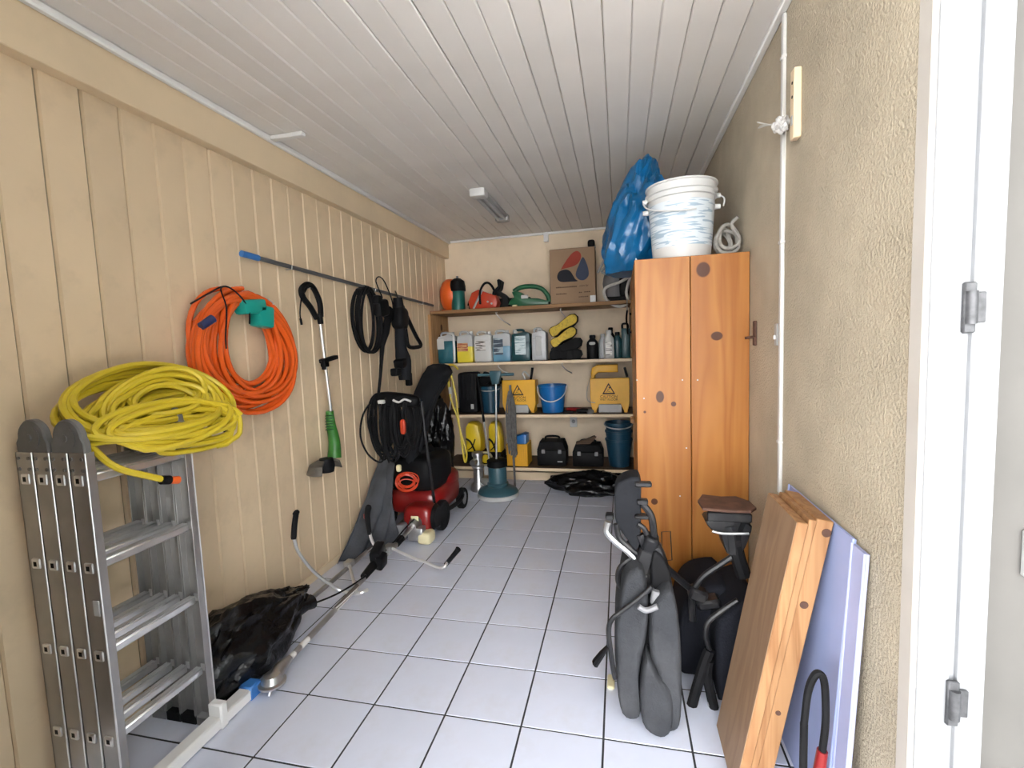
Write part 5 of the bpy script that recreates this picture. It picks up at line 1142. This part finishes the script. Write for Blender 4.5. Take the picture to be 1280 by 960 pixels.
# ------------------------------------------------------------------ leaning boards, lilac panels, cable
def plank_lean(name, y0, y1, tx, bx, z1, t, m, par, off=0.0):
    """slab leaning on the right: foot at X=bx on the floor, head at X=tx at height z1"""
    d = Vector((tx - bx, 0, z1)); L_ = d.length; d.normalize(); nrm = Vector((d.z, 0, -d.x))
    o = Vector((bx, 0, 0)) + nrm * off
    vs = [o + d * s + nrm * w + Vector((0, y, 0)) for s in (0, L_) for y in (y0, y1) for w in (0, t)]
    lowz = min(v.z for v in vs); vs = [v - Vector((0, 0, lowz)) if False else v for v in vs]
    return B().add(vs, [(0, 1, 3, 2), (4, 6, 7, 5), (0, 4, 5, 1), (2, 3, 7, 6), (0, 2, 6, 4), (1, 5, 7, 3)]).obj(name, m, par, 0)
DB = Vector((0.484 - 0.318, 0, 0.875)); DL = DB.length; DD = DB.normalized(); DN = Vector((DD.z, 0, -DD.x))
offs = 0.0; Lb = [(0.030, 'brown leaning board with worn outer face, first in the stack', 1.438, 1.705), (0.022, 'thin orange-edged board, second in the leaning stack', 1.446, 1.70), (0.046, 'thick knotted pine board, third in the leaning stack', 1.452, 1.72)]
for k, (t, lab, y0, y1) in enumerate(Lb):
    root = thing('leaning_board', lab, 'board', (0.33 + offs, 1.57, 0), 'boards leaning by the plaster wall')
    foot = Vector((0.318, 0, 0.0)) + Vector((offs / DN.x, 0, 0))
    up = -DN.z * t   # lift so that the outer lower corner touches the floor
    P8 = [foot + DD * s + DN * w + Vector((0, y, up + 0.0005)) for s in (0, DL + (-0.004, 0.004, 0.0)[k]) for y in (y0, y1) for w in (0.0005, t - 0.0005)]
    bm = bmesh.new()
    V_ = [bm.verts.new(p) for p in P8]
    for f in [(0, 1, 3, 2), (4, 6, 7, 5), (0, 4, 5, 1), (2, 3, 7, 6), (0, 2, 6, 4), (1, 5, 7, 3)]: bm.faces.new([V_[i] for i in f])
    bmesh.ops.recalc_face_normals(bm, faces=bm.faces[:]); bmesh.ops.bevel(bm, geom=bm.edges[:], offset=0.002, segments=1, affect='EDGES'); bm.verts.index_update()
    b = B().add([v.co.copy() for v in bm.verts], [[v.index for v in f.verts] for f in bm.faces]); bm.free()
    b.obj('timber', 'board_edge', root, 30)
    if k == 0:
        # worn veneer on the outer face
        q = [foot + DD * s - DN * 0.0012 + Vector((0, y, up)) for s, y in ((0.002, y0 + 0.002), (DL - 0.006, y0 + 0.002), (DL - 0.006, y1 - 0.002), (0.002, y1 - 0.002))]
        q2 = [p + DN * 0.0015 for p in q]
        B().add(q + q2, [(0, 1, 2, 3), (7, 6, 5, 4), (0, 4, 5, 1), (1, 5, 6, 2), (2, 6, 7, 3), (3, 7, 4, 0)]).obj('outer_face', 'board_face', root, 0)
    if k == 2:
        for s, w, r_ in ((DL - 0.26, 0.02, 0.012), (DL - 0.035, 0.033, 0.013), (0.28, 0.02, 0.008)):
            c = foot + DD * s + DN * w + Vector((0, y0 - 0.0005, up))
            B().lathe([(0, -0.001), (r_, -0.001), (r_ * 0.9, 0.001), (0, 0.001)], 14, Matrix.Translation(c) @ Matrix.Rotation(PI / 2, 4, 'X')).obj('knot', 'rust', root)
    offs += t
# thin white strip board behind the stack
PX = 0.318 + offs / DN.x
def panel(y0, y1, bx, tx, z1, t, m, label):
    root = thing('plastic_panel', label, 'panel', (bx, (y0 + y1) / 2, 0), 'lilac panels behind the boards')
    d = Vector((tx - bx, 0, z1)).normalized(); n = Vector((d.z, 0, -d.x)); L_ = math.hypot(tx - bx, z1)
    out = []; k = 8
    P8 = [Vector((bx, 0, 0)) + d * s + n * w + Vector((0, y, -n.z * t)) for s in (0, L_) for y in (y0, y1) for w in (0, t)]
    B().add(P8, [(0, 1, 3, 2), (4, 6, 7, 5), (0, 4, 5, 1), (2, 3, 7, 6), (0, 2, 6, 4), (1, 5, 7, 3)]).obj('sheet', m, root, 0)
    for j in range(2):
        y = y0 + (y1 - y0) * (0.0 + 1.0 * j)
        a = Vector((bx, y, -n.z * t + 0.01)) + d * 0.005; c = a + d * (L_ - 0.012)
        B().tube([a, c], 0.0035, 8).obj('rib', m, root)
panel(1.352, 1.83, 0.530, 0.587, 0.868, 0.007, 'lilac', 'lilac blue plastic panel leaning directly behind the boards')
panel(1.283, 1.349, 0.540, 0.583, 0.858, 0.010, 'lilac2', 'narrow pale lilac panel leaning on the bare plaster wall')
kc_ = thing('cable_lead', 'black cable with red connector standing in a bend by the lilac panels', 'cable', (0.5, 1.3, 0))
Fk = front(1.30)
b = B().tube(spl([Fk(1005, 905), Fk(1010, 865), Fk(1018, 845), Fk(1026, 843), Fk(1031, 858), Fk(1032, 900), Fk(1028, 938)], 6), 0.0095, 8); b.obj('cable', 'black_rubber', kc_)
q = Fk(1028, 938); q2 = Fk(1024, 965)
B().tube([q, q2], [0.013, 0.015], 10).obj('connector', 'red', kc_)
B().tube(spl([q2, Vector((q2.x, q2.y, 0.05)), Vector((q2.x + 0.02, q2.y + 0.02, 0.012)), Vector((q2.x - 0.06, q2.y - 0.02, 0.011))], 5), 0.010, 8).obj('cable_tail', 'black_rubber', kc_)
B().tube(spl([Fk(1005, 905), Vector((Fk(1005, 905).x, 1.30, 0.10)), Vector((Fk(1005, 905).x + 0.01, 1.31, 0.012))], 5), 0.010, 8).obj('cable_tail', 'black_rubber', kc_)

# ------------------------------------------------------------------ vehicle seats on the right
s1 = thing('vehicle_seat', 'grey fabric vehicle seat stood on end, black hinge frame upwards', 'vehicle seat', (0.08, 1.80, 0))
# upholstery: seen from its edge, two padded halves and a bolster
S1 = front(1.645)
def pad(name, outline, y0, y1, m, par, bev=0.035, fn=S1, zmin=0.0):
    P = spl([(fn(x, y).x, 0, max(zmin, fn(x, y).z)) for x, y in outline], 3, True)
    o_ = [(p.x, max(zmin, p.z)) for p in P]
    mx = sum(p[0] for p in o_) / len(o_); mz = sum(p[1] for p in o_) / len(o_)
    rr = max(max(abs(p[0] - mx) for p in o_), 1e-3); secs = []
    D = y1 - y0; bb = min(bev, D * 0.45)
    def sec(y, ins):
        out = []
        for p in o_:
            v = Vector((p[0] - mx, 0, p[1] - mz)); l = v.length; k = max(0.15, (l - ins) / l) if l > 1e-6 else 1
            out.append(Vector((mx + v.x * k, y, max(zmin, mz + v.z * k))))
        return out
    secs.append(sec(y0 + bb * 0.02, bb * 2.2))
    for k in range(7):
        a = PI / 2 * k / 6; secs.append(sec(y0 + bb * (1 - math.cos(a)), bb * (1 - math.sin(a))))
    for k in range(6, -1, -1):
        a = PI / 2 * k / 6; secs.append(sec(y1 - bb * (1 - math.cos(a)), bb * (1 - math.sin(a))))
    return B().loft(secs).obj(name, m, par, 60)
pad('seat_back_pad', [(783, 720), (803, 715), (811, 755), (808, 800), (799, 850), (801, 893), (792, 902), (778, 895), (771, 860), (768, 800), (774, 755)], 1.635, 1.96, 'seat_grey', s1)
pad('seat_cushion_pad', [(815, 755), (838, 735), (848, 770), (852, 830), (851, 895), (843, 912), (828, 905), (824, 850), (813, 820), (812, 785)], 1.62, 1.96, 'seat_grey', s1)
pad('side_bolster', [(808, 815), (822, 838), (836, 855), (841, 880), (838, 906), (825, 914), (806, 903), (800, 880), (801, 845)], 1.60, 1.90, 'seat_grey', s1, 0.03)
b = B().lo((0.05, 1.70, 0.06), (0.12, 1.92, 0.42), 0.01); b.obj('seat_core', 'black_rubber', s1)
# steel frame above
S2 = front(1.74)
def bar(pts, r, m='black_metal', name='frame_tube', fn=S2, par=s1, k=8): return B().tube(spl([fn(x, y) if len(q_) == 2 else at(x, y, Y=q_[2]) for q_ in pts for (x, y) in [q_[:2]]], 5), r, k).obj(name, m, par)
pad('cover_flap', [(771, 616), (800, 607), (803, 640), (802, 690), (795, 705), (785, 690), (770, 668), (768, 645)], 1.74, 1.86, 'dark_fabric', s1, 0.012)
for (x, y, d_) in ((804, 605, (0.06, 0.03, 0.018)), (803, 627, (0.04, 0.03, 0.02)), (802, 645, (0.05, 0.04, 0.014)), (762, 645, (0.03, 0.04, 0.02))): B().box(S2(x, y), d_, None, 0.004).obj('hinge_bracket', 'black_metal', s1)
bar([(760, 652), (758, 664), (768, 676), (785, 690), (798, 704), (805, 712), (806, 722), (801, 727)], 0.012, 'steel')
bar([(770, 655), (774, 672), (788, 686), (800, 698), (810, 730), (816, 745)], 0.011, 'black_metal')
bar([(800, 668), (808, 690), (812, 715), (816, 740)], 0.015, 'black_metal')
bar([(803, 630), (814, 645), (818, 672), (822, 688)], 0.013, 'black_metal')
bar([(797, 655), (806, 662), (812, 680)], 0.010, 'black_metal')
bar([(790, 697), (778, 706), (773, 715), (773, 728), (780, 738)], 0.010, 'black_metal')
bar([(818, 690, 1.84), (832, 708, 1.86), (850, 725, 1.9), (866, 738, 1.95)], 0.014, 'black_metal')
b = B().box(S2(813, 678), (0.05, 0.06, 0.06), (0.2, 0.3, 0), 0.008); b.box(S2(821, 690), (0.05, 0.05, 0.06), (0, -0.4, 0), 0.008); b.box(S2(805, 700), (0.06, 0.05, 0.10), (0, 0.3, 0), 0.01); b.obj('recliner_mechanism', 'black_metal', s1)
pad('side_shield', [(818, 700), (832, 708), (841, 730), (842, 760), (832, 775), (820, 765), (815, 735)], 1.70, 1.80, 'black_rubber', s1, 0.012)
b = B().box(S2(817, 732) + Vector((0, -0.08, 0)), (0.03, 0.03, 0.05), (0, 0.2, 0), 0.006); b.obj('buckle_plate', 'grey_plastic', s1)
b = B().sell(S2(826, 755) + Vector((0, -0.08, 0)), (0.055, 0.03, 0.03), 0.6, 0.6, (0, 0.4, 0)); b.obj('buckle', 'black_plastic', s1)
S3 = front(1.61)
bar([(815, 733), (800, 747), (780, 762), (766, 773), (761, 785), (762, 805), (767, 840), (769, 848)], 0.009, 'black_metal', 'belt_bar', S3)
b = B().tube([S3(760, 808), S3(752, 818), S3(744, 829)], [0.010, 0.018, 0.022], 8, False, 0.6); b.obj('lever_grip', 'black_plastic', s1)
bar([(798, 758), (808, 763), (822, 758)], 0.010, 'grey_plastic', 'cross_tube', S3)
wr_ = [(827, 665), (838, 664), (840, 700), (828, 701)]
B().tube([at(x, y, Y=2.36) for x, y in wr_], 0.0028, 6, True).obj('wire_frame', 'black_metal', s1)
B().tube([at(833, 701, Y=2.36), at(828, 712, Y=2.1), at(822, 706, Y=1.9)], 0.0028, 6).obj('wire_stay', 'black_metal', s1)
fo = B().lo((-0.075, 1.82, 0.0), (-0.045, 1.90, 0.015), 0.006).obj('foam_scrap', 'cream_tank', s1)

s2 = thing('vehicle_seat', 'dark vehicle seat with rusty floor bracket stood on end behind the boards', 'vehicle seat', (0.32, 1.9, 0))
S4 = front(1.92)
pad('seat_back_pad', [(868, 748), (890, 740), (915, 745), (918, 800), (900, 850), (872, 880), (852, 850), (848, 800), (856, 765)], 1.95, 2.25, 'seat_dark', s2, 0.035, S4)
pad('seat_cushion_pad', [(893, 760), (930, 735), (945, 760), (930, 850), (915, 930), (900, 935), (893, 880), (890, 810)], 1.82, 2.15, 'seat_dark', s2, 0.035, S4)
bar([(866, 738), (880, 720), (900, 706), (918, 694)], 0.012, 'black_metal', 'frame_tube', S4, s2)
bar([(866, 735), (865, 750), (866, 775)], 0.015, 'black_metal', 'frame_tube', S4, s2)
bar([(918, 690), (916, 670), (912, 655)], 0.030, 'black_metal', 'frame_post', S4, s2)
bar([(930, 720), (922, 695), (918, 670), (924, 650)], 0.028, 'black_rubber', 'frame_post', S4, s2)
rz = 0.735
b = B().prism([(0.305, 1.90), (0.40, 1.885), (0.475, 1.89), (0.505, 1.93), (0.50, 2.00), (0.46, 2.06), (0.40, 2.05), (0.33, 2.07), (0.30, 1.99)], 0.012, Matrix(((1, 0, 0, 0), (0, 0, 1, 0), (0, 1, 0, rz), (0, 0, 0, 1))), 0.002); b.obj('rust_plate', 'rust', s2)
b = B().box((0.40, 1.90, rz - 0.02), (0.16, 0.025, 0.035), None, 0.004); b.obj('plate_flange', 'black_metal', s2)
pad('bracket_body', [(884, 648), (934, 652), (936, 668), (925, 690), (908, 690), (900, 668), (888, 660)], 1.90, 2.0, 'black_metal', s2, 0.008, S4)
bar([(890, 664), (905, 667), (936, 667)], 0.006, 'steel', 'bracket_rod', front(1.89), s2)
b = B().box(S4(872, 742), (0.07, 0.06, 0.05), (0, 0.3, 0), 0.01); b.box(S4(885, 752), (0.09, 0.07, 0.04), (0, -0.2, 0), 0.01); b.obj('recliner_mechanism', 'black_metal', s2)
S5 = front(1.80)
bar([(922, 750), (900, 765), (885, 778), (882, 795), (887, 812)], 0.010, 'black_metal', 'belt_bar', S5, s2)
bar([(887, 812), (880, 830), (868, 870), (861, 898)], 0.020, 'black_rubber', 'seat_belt', S5, s2)
B().tube([S5(864, 892), S5(860, 905), S5(856, 915)], [0.018, 0.024, 0.022], 8, False, 0.7).obj('belt_buckle', 'black_plastic', s2)
b = B().box(S5(884, 820), (0.02, 0.02, 0.05), (0, 0.2, 0), 0.004); b.obj('clip', 'steel', s2)
bar([(886, 825), (884, 845), (889, 870), (896, 900), (903, 935)], 0.018, 'black_rubber', 'seat_belt', S5, s2)
for x, y in ((868, 865), (874, 868), (886, 878)):
    B().box(S5(x, y), (0.008, 0.01, 0.03), None, 0.002).obj('buckle_tongue', 'alu_bright', s2)

pq = at(1279, 690, Y=1.16)
wp = thing('wall_plate', 'small plate with red faces on the outer wall past the entrance frame', 'plate', (pq.x, 1.15, pq.z))
B().box((pq.x + 0.02, 1.153, pq.z), (0.05, 0.014, 0.10), None, 0.003).obj('frame', 'light_grey', wp)
for dz in (-0.023, 0.023): B().box((pq.x + 0.02, 1.144, pq.z + dz), (0.036, 0.006, 0.036), None, 0.002).obj('face', 'red', wp)
